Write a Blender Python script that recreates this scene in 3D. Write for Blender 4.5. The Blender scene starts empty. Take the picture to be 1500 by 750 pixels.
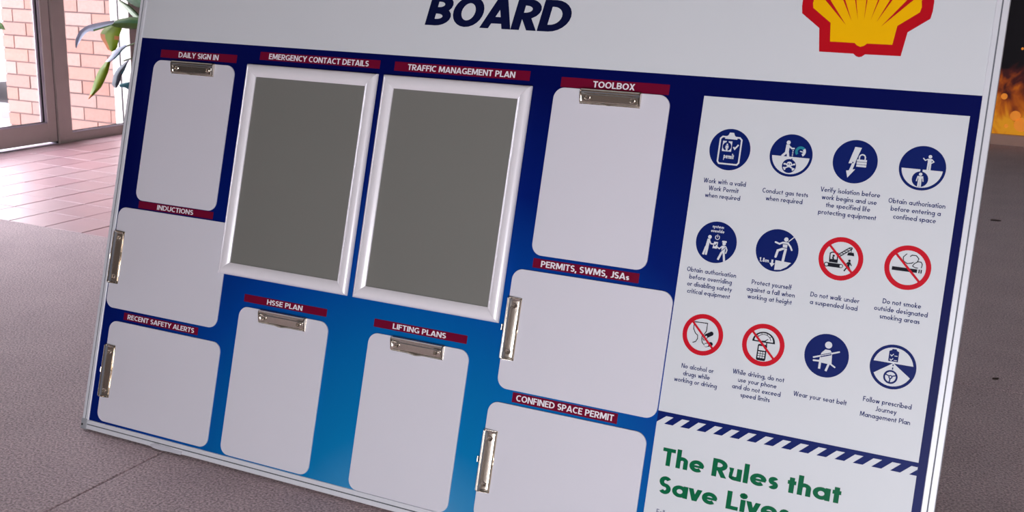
import bpy, math, random
from mathutils import Matrix, Vector

random.seed(7)
SC = bpy.context.scene
COL = SC.collection
PI = math.pi

# ------------------------------------------------------------ camera
cd = bpy.data.cameras.new('camera')
cam = bpy.data.objects.new('camera', cd)
COL.objects.link(cam)
cam.matrix_world = Matrix(((0.896315, -0.134245, 0.422608, 1.904009),
                           (0.442535, 0.210716, -0.871643, -1.718559),
                           (0.027963, 0.968286, 0.248276, 1.039177),
                           (0, 0, 0, 1)))
cd.sensor_width = 36.0
cd.lens = 1654.3 * 36.0 / 1500.0
cd.clip_start = 0.05
cd.clip_end = 200
cd.dof.use_dof = True
cd.dof.focus_distance = 2.3
cd.dof.aperture_fstop = 13
SC.camera = cam

# ------------------------------------------------------------ world, sun, lights, exposure
world = bpy.data.worlds.new('sky')
SC.world = world
world.use_nodes = True
bg = world.node_tree.nodes['Background']
bg.inputs[0].default_value = (0.92, 0.89, 1.0, 1)
bg.inputs[1].default_value = 11.0

def sun(name, travel, strength, angle, color):
    l = bpy.data.lights.new(name, 'SUN')
    l.energy = strength; l.angle = math.radians(angle); l.color = color
    o = bpy.data.objects.new(name, l)
    o.rotation_euler = Vector(travel).to_track_quat('-Z', 'Y').to_euler()
    COL.objects.link(o)

def area(name, loc, aim, sx, sy, power, color):
    l = bpy.data.lights.new(name, 'AREA')
    l.shape = 'RECTANGLE'; l.size = sx; l.size_y = sy; l.energy = power; l.color = color
    o = bpy.data.objects.new(name, l)
    o.location = loc
    o.rotation_euler = (Vector(aim) - Vector(loc)).to_track_quat('-Z', 'Y').to_euler()
    COL.objects.link(o)

sun('sun', (-0.04, 0.68, -0.73), 2.5, 2.0, (1.0, 0.93, 0.85))
area('board_fill_light', (2.2, -2.9, 0.5), (1.3, 0, 0.4), 1.8, 0.9, 90, (0.95, 0.965, 1.0))  # unseen fill added to brighten the board; a solid wall stands behind
area('ceiling_fill_light', (1.2, -1.6, 2.82), (1.2, -1.6, 0), 1.2, 0.6, 3, (1.0, 0.95, 0.9))  # unseen fill from the ceiling, added for weak overall light
area('ceiling_fill_light.001', (3.2, 2.8, 2.82), (3.2, 2.8, 0), 1.2, 0.6, 0.8, (1.0, 0.66, 0.40))  # unseen warm fill added to brown the floor at right

SC.view_settings.view_transform = 'Standard'
SC.view_settings.look = 'None'
SC.view_settings.gamma = 1
SC.view_settings.use_curve_mapping = False
SC.view_settings.exposure = 0.0

# ------------------------------------------------------------ materials
def lin(c):
    return tuple((x / 255 / 12.92) if x / 255 <= 0.04045 else ((x / 255 + 0.055) / 1.055) ** 2.4 for x in c)

def mat(name, rgb, rough=0.5, metal=0.0, var=0.05, scale=30, bump=0.0, bscale=200, spec=0.5, coat=0.0,
        perobj=0.0, rgb2=None, trans=0.0):
    m = bpy.data.materials.new(name); m.use_nodes = True
    nt = m.node_tree; N = nt.nodes; L = nt.links
    p = N['Principled BSDF']
    p.inputs['Roughness'].default_value = rough
    p.inputs['Metallic'].default_value = metal
    p.inputs['Specular IOR Level'].default_value = spec
    p.inputs['Coat Weight'].default_value = coat
    c = lin(rgb)
    tc = N.new('ShaderNodeTexCoord')
    no = N.new('ShaderNodeTexNoise'); no.inputs['Scale'].default_value = scale; no.inputs['Detail'].default_value = 4
    L.new(tc.outputs['Object'], no.inputs['Vector'])
    ra = N.new('ShaderNodeMix'); ra.data_type = 'RGBA'
    c2 = lin(rgb2) if rgb2 else tuple(min(1, x * (1 + var)) for x in c)
    c1 = c if rgb2 else tuple(x * (1 - var) for x in c)
    ra.inputs['A'].default_value = (*c1, 1); ra.inputs['B'].default_value = (*c2, 1)
    L.new(no.outputs['Fac'], ra.inputs['Factor'])
    out = ra.outputs['Result']
    if perobj:
        oi = N.new('ShaderNodeObjectInfo')
        hs = N.new('ShaderNodeHueSaturation')
        mr = N.new('ShaderNodeMapRange'); mr.inputs['To Min'].default_value = 1 - perobj; mr.inputs['To Max'].default_value = 1 + perobj
        L.new(oi.outputs['Random'], mr.inputs['Value']); L.new(mr.outputs['Result'], hs.inputs['Value'])
        m2 = N.new('ShaderNodeMath'); m2.operation = 'MULTIPLY'; m2.inputs[1].default_value = 7.31
        fr = N.new('ShaderNodeMath'); fr.operation = 'FRACT'
        L.new(oi.outputs['Random'], m2.inputs[0]); L.new(m2.outputs[0], fr.inputs[0])
        mr2 = N.new('ShaderNodeMapRange'); mr2.inputs['To Min'].default_value = 1 - perobj * 2.2; mr2.inputs['To Max'].default_value = 1.1
        L.new(fr.outputs[0], mr2.inputs['Value']); L.new(mr2.outputs['Result'], hs.inputs['Saturation'])
        L.new(out, hs.inputs['Color']); out = hs.outputs['Color']
    L.new(out, p.inputs['Base Color'])
    if bump:
        nb = N.new('ShaderNodeTexNoise'); nb.inputs['Scale'].default_value = bscale; nb.inputs['Detail'].default_value = 3
        L.new(tc.outputs['Object'], nb.inputs['Vector'])
        b = N.new('ShaderNodeBump'); b.inputs['Strength'].default_value = bump; b.inputs['Distance'].default_value = 0.002
        L.new(nb.outputs['Fac'], b.inputs['Height']); L.new(b.outputs['Normal'], p.inputs['Normal'])
    return m

def glass_mat(name):
    m = bpy.data.materials.new(name); m.use_nodes = True
    nt = m.node_tree; N = nt.nodes; L = nt.links
    p = N['Principled BSDF']
    tr = N.new('ShaderNodeBsdfTransparent'); tr.inputs[0].default_value = (0.96, 0.98, 0.97, 1)
    gl = N.new('ShaderNodeBsdfGlossy'); gl.inputs['Roughness'].default_value = 0.01
    lw = N.new('ShaderNodeLayerWeight'); lw.inputs[0].default_value = 0.5
    pw = N.new('ShaderNodeMath'); pw.operation = 'POWER'; pw.inputs[1].default_value = 5.0
    fr = N.new('ShaderNodeMath'); fr.operation = 'MULTIPLY_ADD'; fr.inputs[1].default_value = 0.8; fr.inputs[2].default_value = 0.03
    L.new(lw.outputs['Facing'], pw.inputs[0]); L.new(pw.outputs[0], fr.inputs[0])
    mx = N.new('ShaderNodeMixShader')
    L.new(fr.outputs[0], mx.inputs[0]); L.new(tr.outputs[0], mx.inputs[1]); L.new(gl.outputs[0], mx.inputs[2])
    L.new(mx.outputs[0], N['Material Output'].inputs['Surface'])
    N.remove(p)
    return m

M_white = mat('white_print', (214, 216, 222), 0.42, var=0.012, scale=6, spec=0.25)
M_clipbd = mat('white_hardboard', (216, 213, 223), 0.38, var=0.015, scale=5, spec=0.35)
M_navyink = mat('navy_ink', (8, 28, 98), 0.4, spec=0.10, var=0.03)
M_titleink = mat('dark_navy_ink', (12, 18, 58), 0.4, spec=0.10, var=0.03)
M_maroon = mat('maroon_vinyl', (112, 10, 44), 0.4, spec=0.10, var=0.04)
M_stripink = mat('white_ink', (232, 228, 236), 0.45, var=0.01)
M_green = mat('green_ink', (0, 98, 62), 0.42, spec=0.10, var=0.03)
M_redsign = mat('red_sign_ink', (200, 20, 40), 0.42, spec=0.10, var=0.02)
M_black = mat('black_ink', (24, 24, 36), 0.45, spec=0.10, var=0.03)
M_teal = mat('teal_ink', (40, 130, 150), 0.42, spec=0.10, var=0.03)
M_emblemred = mat('red_emblem_ink', (188, 14, 30), 0.4, spec=0.10, var=0.02)
M_yellow = mat('yellow_emblem_ink', (246, 184, 0), 0.4, spec=0.10, var=0.02)
M_alu = mat('anodised_aluminium', (222, 222, 230), 0.38, 0.1, var=0.02, scale=80)
M_groove = mat('grey_groove', (110, 112, 122), 0.6)  # darker grey for groove faces of rails and clip levers
M_snap = mat('satin_aluminium', (246, 241, 248), 0.27, 0.15, var=0.02, scale=90)
M_insert = mat('matt_grey_insert', (122, 121, 117), 0.33, var=0.03, scale=4)
M_chrome = mat('nickel_plate', (226, 216, 204), 0.15, 0.92, var=0.04)
M_edge = mat('edge_highlight', (244, 238, 228), 0.3, 0.6, var=0.02)  # brighter nickel: highlights on the clip lever edges, put into the colour
M_dark = mat('dark_gap', (26, 24, 28), 0.6)
M_cap = mat('grey_plastic', (150, 152, 158), 0.5)
M_tape = mat('clear_tape', (200, 198, 208), 0.25, bump=0.6, bscale=120)
M_back = mat('board_backing', (90, 92, 96), 0.6)

# blue sheet: flat print that fades from navy at the top to a lighter blue low in the middle
def blue_print():
    m = bpy.data.materials.new('blue_print'); m.use_nodes = True
    nt = m.node_tree; N = nt.nodes; L = nt.links; p = N['Principled BSDF']
    p.inputs['Roughness'].default_value = 0.36
    p.inputs['Specular IOR Level'].default_value = 0.10
    tc = N.new('ShaderNodeTexCoord'); mp = N.new('ShaderNodeMapping')
    mp.inputs['Location'].default_value = (-0.86 / 0.80, 0.10 / 0.72, 0)
    mp.inputs['Scale'].default_value = (1 / 0.80, 1 / 0.72, 0)
    L.new(tc.outputs['Object'], mp.inputs['Vector'])
    ln = N.new('ShaderNodeVectorMath'); ln.operation = 'LENGTH'
    L.new(mp.outputs[0], ln.inputs[0])
    cr = N.new('ShaderNodeValToRGB')
    e = cr.color_ramp.elements
    pts = [(0.12, (96, 148, 190)), (0.24, (56, 136, 188)), (0.36, (4, 118, 178)), (0.60, (0, 98, 168)),
           (0.82, (0, 64, 150)), (1.05, (0, 26, 108)), (1.35, (2, 10, 78))]
    e[0].position = pts[0][0] / 1.4; e[0].color = (*lin(pts[0][1]), 1)
    e[1].position = pts[-1][0] / 1.4; e[1].color = (*lin(pts[-1][1]), 1)
    for q, c in pts[1:-1]:
        k = e.new(q / 1.4); k.color = (*lin(c), 1)
    ms = N.new('ShaderNodeMath'); ms.operation = 'DIVIDE'; ms.inputs[1].default_value = 1.4
    L.new(ln.outputs['Value'], ms.inputs[0]); L.new(ms.outputs[0], cr.inputs[0])
    L.new(cr.outputs[0], p.inputs['Base Color'])
    return m
M_blue = blue_print()

M_glass = glass_mat('window_glass')
M_bronze = mat('bronze_aluminium', (206, 196, 190), 0.4, 0.1, var=0.06, scale=12)
M_bead = mat('light_aluminium_bead', (216, 212, 226), 0.4, 0.2)
M_gasket = mat('black_gasket', (44, 38, 42), 0.7)
M_brick = mat('clay_brick', (152, 116, 108), 0.85, rgb2=(134, 98, 90), scale=40, bump=0.6, bscale=90, perobj=0.10)
M_mortar = mat('mortar', (104, 84, 84), 0.9, bump=0.5)
M_tile = mat('pink_floor_tile', (178, 142, 148), 0.36, rgb2=(168, 132, 138), scale=9, bump=0.08, bscale=60, perobj=0.05)
M_grout = mat('pale_grout', (150, 118, 118), 0.7)
M_paving = mat('outdoor_paving', (150, 140, 142), 0.85, bump=0.3)
M_plaster = mat('taupe_plaster', (118, 100, 88), 0.8)
M_ceiling = mat('ceiling_tile', (128, 120, 114), 0.9)
M_basebd = mat('brown_skirting', (196, 158, 142), 0.5)
M_post = mat('white_painted_post', (240, 236, 230), 0.5)
M_pot = mat('charcoal_pot', (60, 58, 60), 0.5)
M_soil = mat('soil', (62, 46, 36), 0.95)
M_leafg = mat('green_leaf', (46, 72, 28), 0.4, spec=0.15, rgb2=(60, 86, 36), scale=14)
M_leafd = mat('dark_green_leaf', (20, 58, 24), 0.4, spec=0.15, rgb2=(32, 70, 30), scale=14)
M_leafy = mat('yellow_green_leaf', (112, 124, 4), 0.45, spec=0.15, rgb2=(58, 88, 3), scale=16)
M_leafs = mat('silvery_leaf_underside', (150, 156, 174), 0.5, spec=0.15, rgb2=(178, 182, 198), scale=22)
M_leafgrey = mat('grey_leaf', (62, 68, 80), 0.45, spec=0.15, rgb2=(88, 94, 106), scale=20)
M_leafp = mat('pale_leaf', (176, 190, 184), 0.35, spec=0.15, rgb2=(140, 156, 100), scale=14)
M_leaft = mat('teal_leaf', (60, 116, 128), 0.35, spec=0.15)
M_leafb = mat('dry_leaf_edge', (150, 84, 24), 0.7)
M_stem = mat('green_stem', (60, 82, 40), 0.5)
M_car = mat('white_car_paint', (196, 198, 206), 0.35)
M_tyre = mat('tyre_rubber', (34, 34, 44), 0.7)
M_hub = mat('wheel_silver', (186, 188, 204), 0.35, 0.6)
M_litter = mat('dry_leaf', (52, 38, 32), 0.8)

def carpet():
    m = bpy.data.materials.new('loop_carpet'); m.use_nodes = True
    nt = m.node_tree; N = nt.nodes; L = nt.links; p = N['Principled BSDF']
    p.inputs['Roughness'].default_value = 0.95
    p.inputs['Specular IOR Level'].default_value = 0.15
    p.inputs['Sheen Weight'].default_value = 0.25
    tc = N.new('ShaderNodeTexCoord')
    a = N.new('ShaderNodeTexNoise'); a.inputs['Scale'].default_value = 190; a.inputs['Detail'].default_value = 3
    b = N.new('ShaderNodeTexNoise'); b.inputs['Scale'].default_value = 5; b.inputs['Detail'].default_value = 5
    L.new(tc.outputs['Object'], a.inputs['Vector']); L.new(tc.outputs['Object'], b.inputs['Vector'])
    r1 = N.new('ShaderNodeValToRGB')
    r1.color_ramp.elements[0].position = 0.34; r1.color_ramp.elements[0].color = (*lin((138, 118, 120)), 1)
    r1.color_ramp.elements[1].position = 0.66; r1.color_ramp.elements[1].color = (*lin((214, 187, 190)), 1)
    L.new(a.outputs['Fac'], r1.inputs[0])
    mx = N.new('ShaderNodeMix'); mx.data_type = 'RGBA'; mx.blend_type = 'MULTIPLY'; mx.inputs['Factor'].default_value = 1.0
    r2 = N.new('ShaderNodeValToRGB')
    r2.color_ramp.elements[0].position = 0.3; r2.color_ramp.elements[0].color = (0.86, 0.85, 0.86, 1)
    r2.color_ramp.elements[1].position = 0.7; r2.color_ramp.elements[1].color = (1, 1, 1, 1)
    L.new(b.outputs['Fac'], r2.inputs[0])
    L.new(r1.outputs[0], mx.inputs['A']); L.new(r2.outputs[0], mx.inputs['B'])
    L.new(mx.outputs['Result'], p.inputs['Base Color'])
    bu = N.new('ShaderNodeBump'); bu.inputs['Strength'].default_value = 0.9; bu.inputs['Distance'].default_value = 0.003
    L.new(a.outputs['Fac'], bu.inputs['Height']); L.new(bu.outputs['Normal'], p.inputs['Normal'])
    return m
M_carpet = carpet()

def flame_print():
    m = bpy.data.materials.new('flame_print'); m.use_nodes = True
    nt = m.node_tree; N = nt.nodes; L = nt.links; p = N['Principled BSDF']
    p.inputs['Roughness'].default_value = 0.45
    p.inputs['Specular IOR Level'].default_value = 0.1
    tc = N.new('ShaderNodeTexCoord')
    n1 = N.new('ShaderNodeTexNoise'); n1.inputs['Scale'].default_value = 4.2; n1.inputs['Detail'].default_value = 5; n1.inputs['Distortion'].default_value = 0.9
    mp = N.new('ShaderNodeMapping'); mp.inputs['Location'].default_value = (0.31, 0, 0.12); mp.inputs['Scale'].default_value = (1.25, 1, 0.8)
    L.new(tc.outputs['Object'], mp.inputs[0]); L.new(mp.outputs[0], n1.inputs['Vector'])
    sx = N.new('ShaderNodeSeparateXYZ'); L.new(tc.outputs['Object'], sx.inputs[0])
    mr = N.new('ShaderNodeMapRange'); mr.inputs['From Min'].default_value = 0.05; mr.inputs['From Max'].default_value = 0.85
    mr.inputs['To Min'].default_value = 0.10; mr.inputs['To Max'].default_value = -0.30
    L.new(sx.outputs['Z'], mr.inputs['Value'])
    ad = N.new('ShaderNodeMath'); ad.operation = 'ADD'
    L.new(n1.outputs['Fac'], ad.inputs[0]); L.new(mr.outputs[0], ad.inputs[1])
    cr = N.new('ShaderNodeValToRGB'); e = cr.color_ramp.elements
    e[0].position = 0.36; e[0].color = (*lin((14, 10, 14)), 1)
    e[1].position = 0.66; e[1].color = (*lin((226, 150, 30)), 1)
    for q, c in ((0.46, (70, 24, 22)), (0.54, (150, 66, 18)), (0.60, (196, 104, 20))):
        k = e.new(q); k.color = (*lin(c), 1)
    L.new(ad.outputs[0], cr.inputs[0]); p.inputs['Base Color'].default_value = (.01, .01, .012, 1)
    L.new(cr.outputs[0], p.inputs['Emission Color']); p.inputs['Emission Strength'].default_value = 0.75
    return m
M_flame = flame_print()
M_ember = mat('ember_print', (222, 128, 28), 0.45, rgb2=(236, 160, 50), scale=20)
M_ember.node_tree.nodes['Principled BSDF'].inputs['Emission Color'].default_value = (*lin((214, 120, 24)), 1)
M_ember.node_tree.nodes['Principled BSDF'].inputs['Emission Strength'].default_value = 0.6

# ------------------------------------------------------------ helpers
class MB:
    def __init__(s): s.v = []; s.f = []; s.mi = []; s.mats = []; s.lay = 0
    def slot(s, m):
        if m not in s.mats: s.mats.append(m)
        return s.mats.index(m)
    def add(s, vs, fs, m):
        o = len(s.v); k = s.slot(m)
        s.v += [tuple(v) for v in vs]
        for f in fs: s.f.append([o + i for i in f]); s.mi.append(k)
    def box(s, a, b, m, c=0.0):
        x0, y0, z0 = a; x1, y1, z1 = b
        if c <= 0:
            s.add([(x0, y0, z0), (x1, y0, z0), (x1, y1, z0), (x0, y1, z0), (x0, y0, z1), (x1, y0, z1), (x1, y1, z1), (x0, y1, z1)],
                  [(0, 3, 2, 1), (4, 5, 6, 7), (0, 1, 5, 4), (1, 2, 6, 5), (2, 3, 7, 6), (3, 0, 4, 7)], m)
        else:   # top edge chamfered (z1 face smaller)
            s.add([(x0, y0, z0), (x1, y0, z0), (x1, y1, z0), (x0, y1, z0),
                   (x0, y0, z1 - c), (x1, y0, z1 - c), (x1, y1, z1 - c), (x0, y1, z1 - c),
                   (x0 + c, y0 + c, z1), (x1 - c, y0 + c, z1), (x1 - c, y1 - c, z1), (x0 + c, y1 - c, z1)],
                  [(0, 3, 2, 1), (0, 1, 5, 4), (1, 2, 6, 5), (2, 3, 7, 6), (3, 0, 4, 7), (4, 5, 9, 8), (5, 6, 10, 9),
                   (6, 7, 11, 10), (7, 4, 8, 11), (8, 9, 10, 11)], m)
    def prism(s, pts, z0, z1, m):
        n = len(pts)
        s.add([(x, y, z0) for x, y in pts] + [(x, y, z1) for x, y in pts],
              [list(range(n))[::-1], list(range(n, 2 * n))] + [(i, (i + 1) % n, n + (i + 1) % n, n + i) for i in range(n)], m)
    def flat(s, pts, z, m):
        s.add([(x, y, z) for x, y in pts], [list(range(len(pts)))], m)
    def tube(s, P, r, m, n=8, cap=True):
        P = [Vector(p) for p in P]; rings = []
        rr = r if isinstance(r, (list, tuple)) else [r] * len(P)
        for i, p in enumerate(P):
            d = (P[min(i + 1, len(P) - 1)] - P[max(i - 1, 0)]).normalized()
            a = d.orthogonal().normalized() if i == 0 else (a - d * a.dot(d)).normalized()
            b = d.cross(a)
            rings.append([p + (a * math.cos(t) + b * math.sin(t)) * rr[i] for t in [2 * PI * k / n for k in range(n)]])
        vs = [q for R in rings for q in R]; fs = []
        for i in range(len(P) - 1):
            for k in range(n): fs.append((i * n + k, i * n + (k + 1) % n, (i + 1) * n + (k + 1) % n, (i + 1) * n + k))
        if cap: fs += [list(range(n))[::-1], [(len(P) - 1) * n + k for k in range(n)]]
        s.add(vs, fs, m)
    def lathe(s, prof, m, n=24, c=(0, 0, 0)):
        vs = []; fs = []
        for r, z in prof:
            for k in range(n): vs.append((c[0] + r * math.cos(2 * PI * k / n), c[1] + r * math.sin(2 * PI * k / n), c[2] + z))
        for i in range(len(prof) - 1):
            for k in range(n): fs.append((i * n + k, i * n + (k + 1) % n, (i + 1) * n + (k + 1) % n, (i + 1) * n + k))
        s.add(vs, fs, m)
    def build(s, name, parent=None, smooth=False):
        me = bpy.data.meshes.new(name); me.from_pydata(s.v, [], s.f)
        for m in s.mats: me.materials.append(m)
        me.polygons.foreach_set('material_index', s.mi)
        if smooth:
            me.polygons.foreach_set('use_smooth', [True] * len(me.polygons))
            me.set_sharp_from_angle(angle=math.radians(38))
        me.update()
        o = bpy.data.objects.new(name, me); COL.objects.link(o)
        if parent: o.parent = parent
        return o

def tag(o, label=None, cat=None, group=None, kind=None):
    if label: o['label'] = label
    if cat: o['category'] = cat
    if group: o['group'] = group
    if kind: o['kind'] = kind
    return o

def empty(name, mw=None, parent=None):
    o = bpy.data.objects.new(name, None); o.empty_display_size = 0.1; COL.objects.link(o)
    if parent: o.parent = parent
    if mw is not None: o.matrix_world = mw
    return o

def dup(root):
    r = root.copy(); COL.objects.link(r)
    for ch in list(root.children):
        c = ch.copy(); COL.objects.link(c); c.parent = r
        for g in list(ch.children):
            d = g.copy(); COL.objects.link(d); d.parent = c
    return r

def arc(cx, cy, rx, ry, a0, a1, n=10):
    return [(cx + rx * math.cos(math.radians(a0 + (a1 - a0) * i / n)), cy + ry * math.sin(math.radians(a0 + (a1 - a0) * i / n))) for i in range(n + 1)]

def rrect(x0, y0, x1, y1, r, n=6):
    return (arc(x1 - r, y1 - r, r, r, 0, 90, n) + arc(x0 + r, y1 - r, r, r, 90, 180, n)
            + arc(x0 + r, y0 + r, r, r, 180, 270, n) + arc(x1 - r, y0 + r, r, r, 270, 360, n))

def ribbon_quads(P, w, sx=1.0):
    """centre line -> list of convex quads (mitred joins), stroke width w"""
    P = [(x * sx, y) for x, y in P]
    n = len(P); L = []; R = []
    closed = n > 3 and abs(P[0][0] - P[-1][0]) < 1e-6 and abs(P[0][1] - P[-1][1]) < 1e-6
    for i in range(n):
        if closed:
            a = P[i - 1] if i > 0 else P[-2]; b = P[i + 1] if i < n - 1 else P[1]
        else:
            a = P[i - 1] if i > 0 else None; b = P[i + 1] if i < n - 1 else None
        ds = []
        if a: d = (P[i][0] - a[0], P[i][1] - a[1]); q = math.hypot(*d) or 1; ds.append((d[0] / q, d[1] / q))
        if b: d = (b[0] - P[i][0], b[1] - P[i][1]); q = math.hypot(*d) or 1; ds.append((d[0] / q, d[1] / q))
        tx = sum(d[0] for d in ds); ty = sum(d[1] for d in ds); q = math.hypot(tx, ty) or 1
        nx, ny = -ty / q, tx / q
        k = 1.0
        if len(ds) == 2: k = 1 / max(0.5, nx * -ds[0][1] + ny * ds[0][0])
        L.append((P[i][0] + nx * w / 2 * k, P[i][1] + ny * w / 2 * k)); R.append((P[i][0] - nx * w / 2 * k, P[i][1] - ny * w / 2 * k))
    return [[R[i], R[i + 1], L[i + 1], L[i]] for i in range(n - 1)]

def clip_y(poly, y0, y1):
    def cut(pl, f, yc):
        out = []
        for i in range(len(pl)):
            a, b = pl[i], pl[(i + 1) % len(pl)]; ia, ib = f(a[1]), f(b[1])
            if ia: out.append(a)
            if ia != ib:
                t = (yc - a[1]) / (b[1] - a[1]); out.append((a[0] + t * (b[0] - a[0]), yc))
        return out
    poly = cut(poly, lambda y: y >= y0 - 1e-9, y0)
    return cut(poly, lambda y: y <= y1 + 1e-9, y1) if len(poly) > 2 else poly

# ------------------------------------------------------------ lettering: glyphs drawn as strokes (cap height 1)
def seg(*p): return list(p)
def glyph(ch, w):
    """-> (width, [ (points, ymin, ymax) ])"""
    t = w / 2; T = 1 - t; S = []
    def a(pts, y0=-0.45, y1=1.2, wd=None): S.append((pts, y0, y1, wd))
    X = 0.67 if w > 0.19 and ch in 'hebdpqgaulsvit' else 0.62; xt = X - t; R = X / 2; q = R - t; H = 0.5
    def stem(x, y0=0, y1=1): a([(x, y0), (x, y1)])
    if ch == 'A': W = .72; a([(t * .9 - .06, -.15), (W / 2 - .02 + .05, 1.12)], 0, 1); a([(W - t * .9 + .06, -.15), (W / 2 + .02 - .05, 1.12)], 0, 1); a([(W * .25, .27), (W * .75, .27)])
    elif ch == 'B': W = .62; stem(t); a([(0, T)] + arc(W - t - .25, .5 + (T - .5) / 2, .23, (T - .5) / 2, 90, -90) + [(0, .5)]); a([(0, .5)] + arc(W - t - .25, t + (.5 - t) / 2, .25, (.5 - t) / 2, 90, -90) + [(0, t)])
    elif ch == 'C': W = .66; a(arc(.40, .5, .40 - t, .5 - t, 52, 308, 16))
    elif ch == 'D': W = .72; stem(t); a([(0, T)] + arc(.26, .5, W - t - .26, .5 - t, 90, -90, 12) + [(0, t)])
    elif ch == 'E': W = .52; stem(t); a([(0, T), (W, T)]); a([(0, .52), (W * .93, .52)]); a([(0, t), (W, t)])
    elif ch == 'F': W = .50; stem(t); a([(0, T), (W, T)]); a([(0, .5), (W * .92, .5)])
    elif ch == 'G': W = .72; a(arc(.40, .5, .40 - t, .5 - t, 50, 290, 16) + [(W - t, t + .06)]); a([(W - t, .03), (W - t, .5)]); a([(.42, .5 - t), (W, .5 - t)])
    elif ch == 'H': W = .68; stem(t); stem(W - t); a([(0, .51), (W, .51)])
    elif ch == 'I': W = w; stem(t)
    elif ch == 'J': W = .42; a([(W - t, 1), (W - t, .22)] + arc(W - t - .24, .22, .24, .22 - t, 0, -100, 8))
    elif ch == 'K': W = .64; stem(t); a([(t, .42), (W - t + .05, 1.08)], 0, 1); a([(w * .9, .58), (W - t + .05, -.08)], 0, 1)
    elif ch == 'L': W = .50; stem(t); a([(0, t), (W, t)])
    elif ch == 'M': W = .88; a([(t, 0), (t + .03, 1)]); a([(W - t, 0), (W - t - .03, 1)]); a([(t + .05, 1.06), (W / 2, .12)], .1, 1); a([(W - t - .05, 1.06), (W / 2, .12)], .1, 1)
    elif ch == 'N': W = .70; stem(t); stem(W - t); a([(t - .03, 1.08), (W - t + .03, -.08)], 0, 1)
    elif ch == 'O': W = .78; a(arc(W / 2, .5, W / 2 - t, .5 - t, 0, 360, 24))
    elif ch == 'P': W = .58; stem(t); a([(0, T)] + arc(W - t - .28, (T + .43) / 2, .28, (T - .43) / 2, 90, -90) + [(0, .43)])
    elif ch == 'R': W = .62; stem(t); a([(0, T)] + arc(W - t - .27, (T + .45) / 2, .27, (T - .45) / 2, 90, -90) + [(0, .45)]); a([(W * .42, .5), (W - t + .04, -.08)], 0, 1)
    elif ch == 'S': W = .54; r = (1 - 2 * t) / 4; a(arc(W / 2, T - r, W / 2 - t, r, 32, 270, 12) + arc(W / 2, t + r, W / 2 - t, r, 90, -148, 12)[1:])
    elif ch == 'T': W = .58; stem(W / 2); a([(0, T), (W, T)])
    elif ch == 'U': W = .68; a([(t, 1), (t, .34)] + arc(W / 2, .34, W / 2 - t, .34 - t, 180, 360, 12) + [(W - t, 1)])
    elif ch == 'V': W = .68; a([(t * .8 - .05, 1.12), (W / 2 + .03, -.08)], 0, 1); a([(W - t * .8 + .05, 1.12), (W / 2 - .03, -.08)], 0, 1)
    elif ch == 'W':
        W = 1.04
        for x0, x1 in ((t, .29), (W - t, W - .29)): a([(x0 + (x0 - x1) * .1, 1.1), (x1 + (x1 - x0) * .05, -.05)], 0, 1)
        for x0, x1 in ((.29, .52), (W - .29, .52)): a([(x0, -.05), (x1, 1.02)], 0, 1)
    elif ch == 'X': W = .64; a([(t * .6, 1.08), (W - t * .6, -.08)], 0, 1); a([(W - t * .6, 1.08), (t * .6, -.08)], 0, 1)
    elif ch == 'Y': W = .62; a([(t * .6 - .04, 1.08), (W / 2, .42)], 0, 1); a([(W - t * .6 + .04, 1.08), (W / 2, .42)], 0, 1); stem(W / 2, 0, .48)
    elif ch in 'abdpqg':
        W = X + .02
        a(arc(R, R, q, q, 0, 360, 18))
        if ch in 'adqg': xs = W - t
        else: xs = t
        if ch in 'bp': S[-1] = (arc(W - R, R, q, q, 0, 360, 18), -.45, 1.2, None)
        y0, y1 = {'a': (0, X), 'b': (0, 1.06), 'd': (0, 1.06), 'p': (-.32, X), 'q': (-.32, X), 'g': (-.08, X)}[ch]
        stem(xs, y0, y1)
        if ch == 'g': a(arc(W - t - .22, -.1, .22, .2, 0, -140, 8))
    elif ch == 'c': W = .50; a(arc(R, R, q, q, 48, 312, 14))
    elif ch == 'e': W = X; a([(t, R - t * .1), (X - t * .3, R - t * .1)], wd=w * .62); a(arc(R, R, q, q, 0, 316, 16))
    elif ch == 'f': W = .36; a([(t + .05, 0), (t + .05, .82)] + arc(t + .05 + .17, .82, .17, 1.04 - t - .82, 180, 80, 6)); a([(-.03, xt), (W - .02, xt)])
    elif ch == 'h': W = .54; stem(t, 0, 1.06); a([(t, X - .25)] + arc(W / 2, X - .24, W / 2 - t, .24 - t, 180, 0, 8) + [(W - t, 0)])
    elif ch == 'n': W = .54; stem(t, 0, X); a([(t, X - .25)] + arc(W / 2, X - .24, W / 2 - t, .24 - t, 180, 0, 8) + [(W - t, 0)])
    elif ch == 'm':
        W = .88; stem(t, 0, X); h = (W - w) / 2
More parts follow.
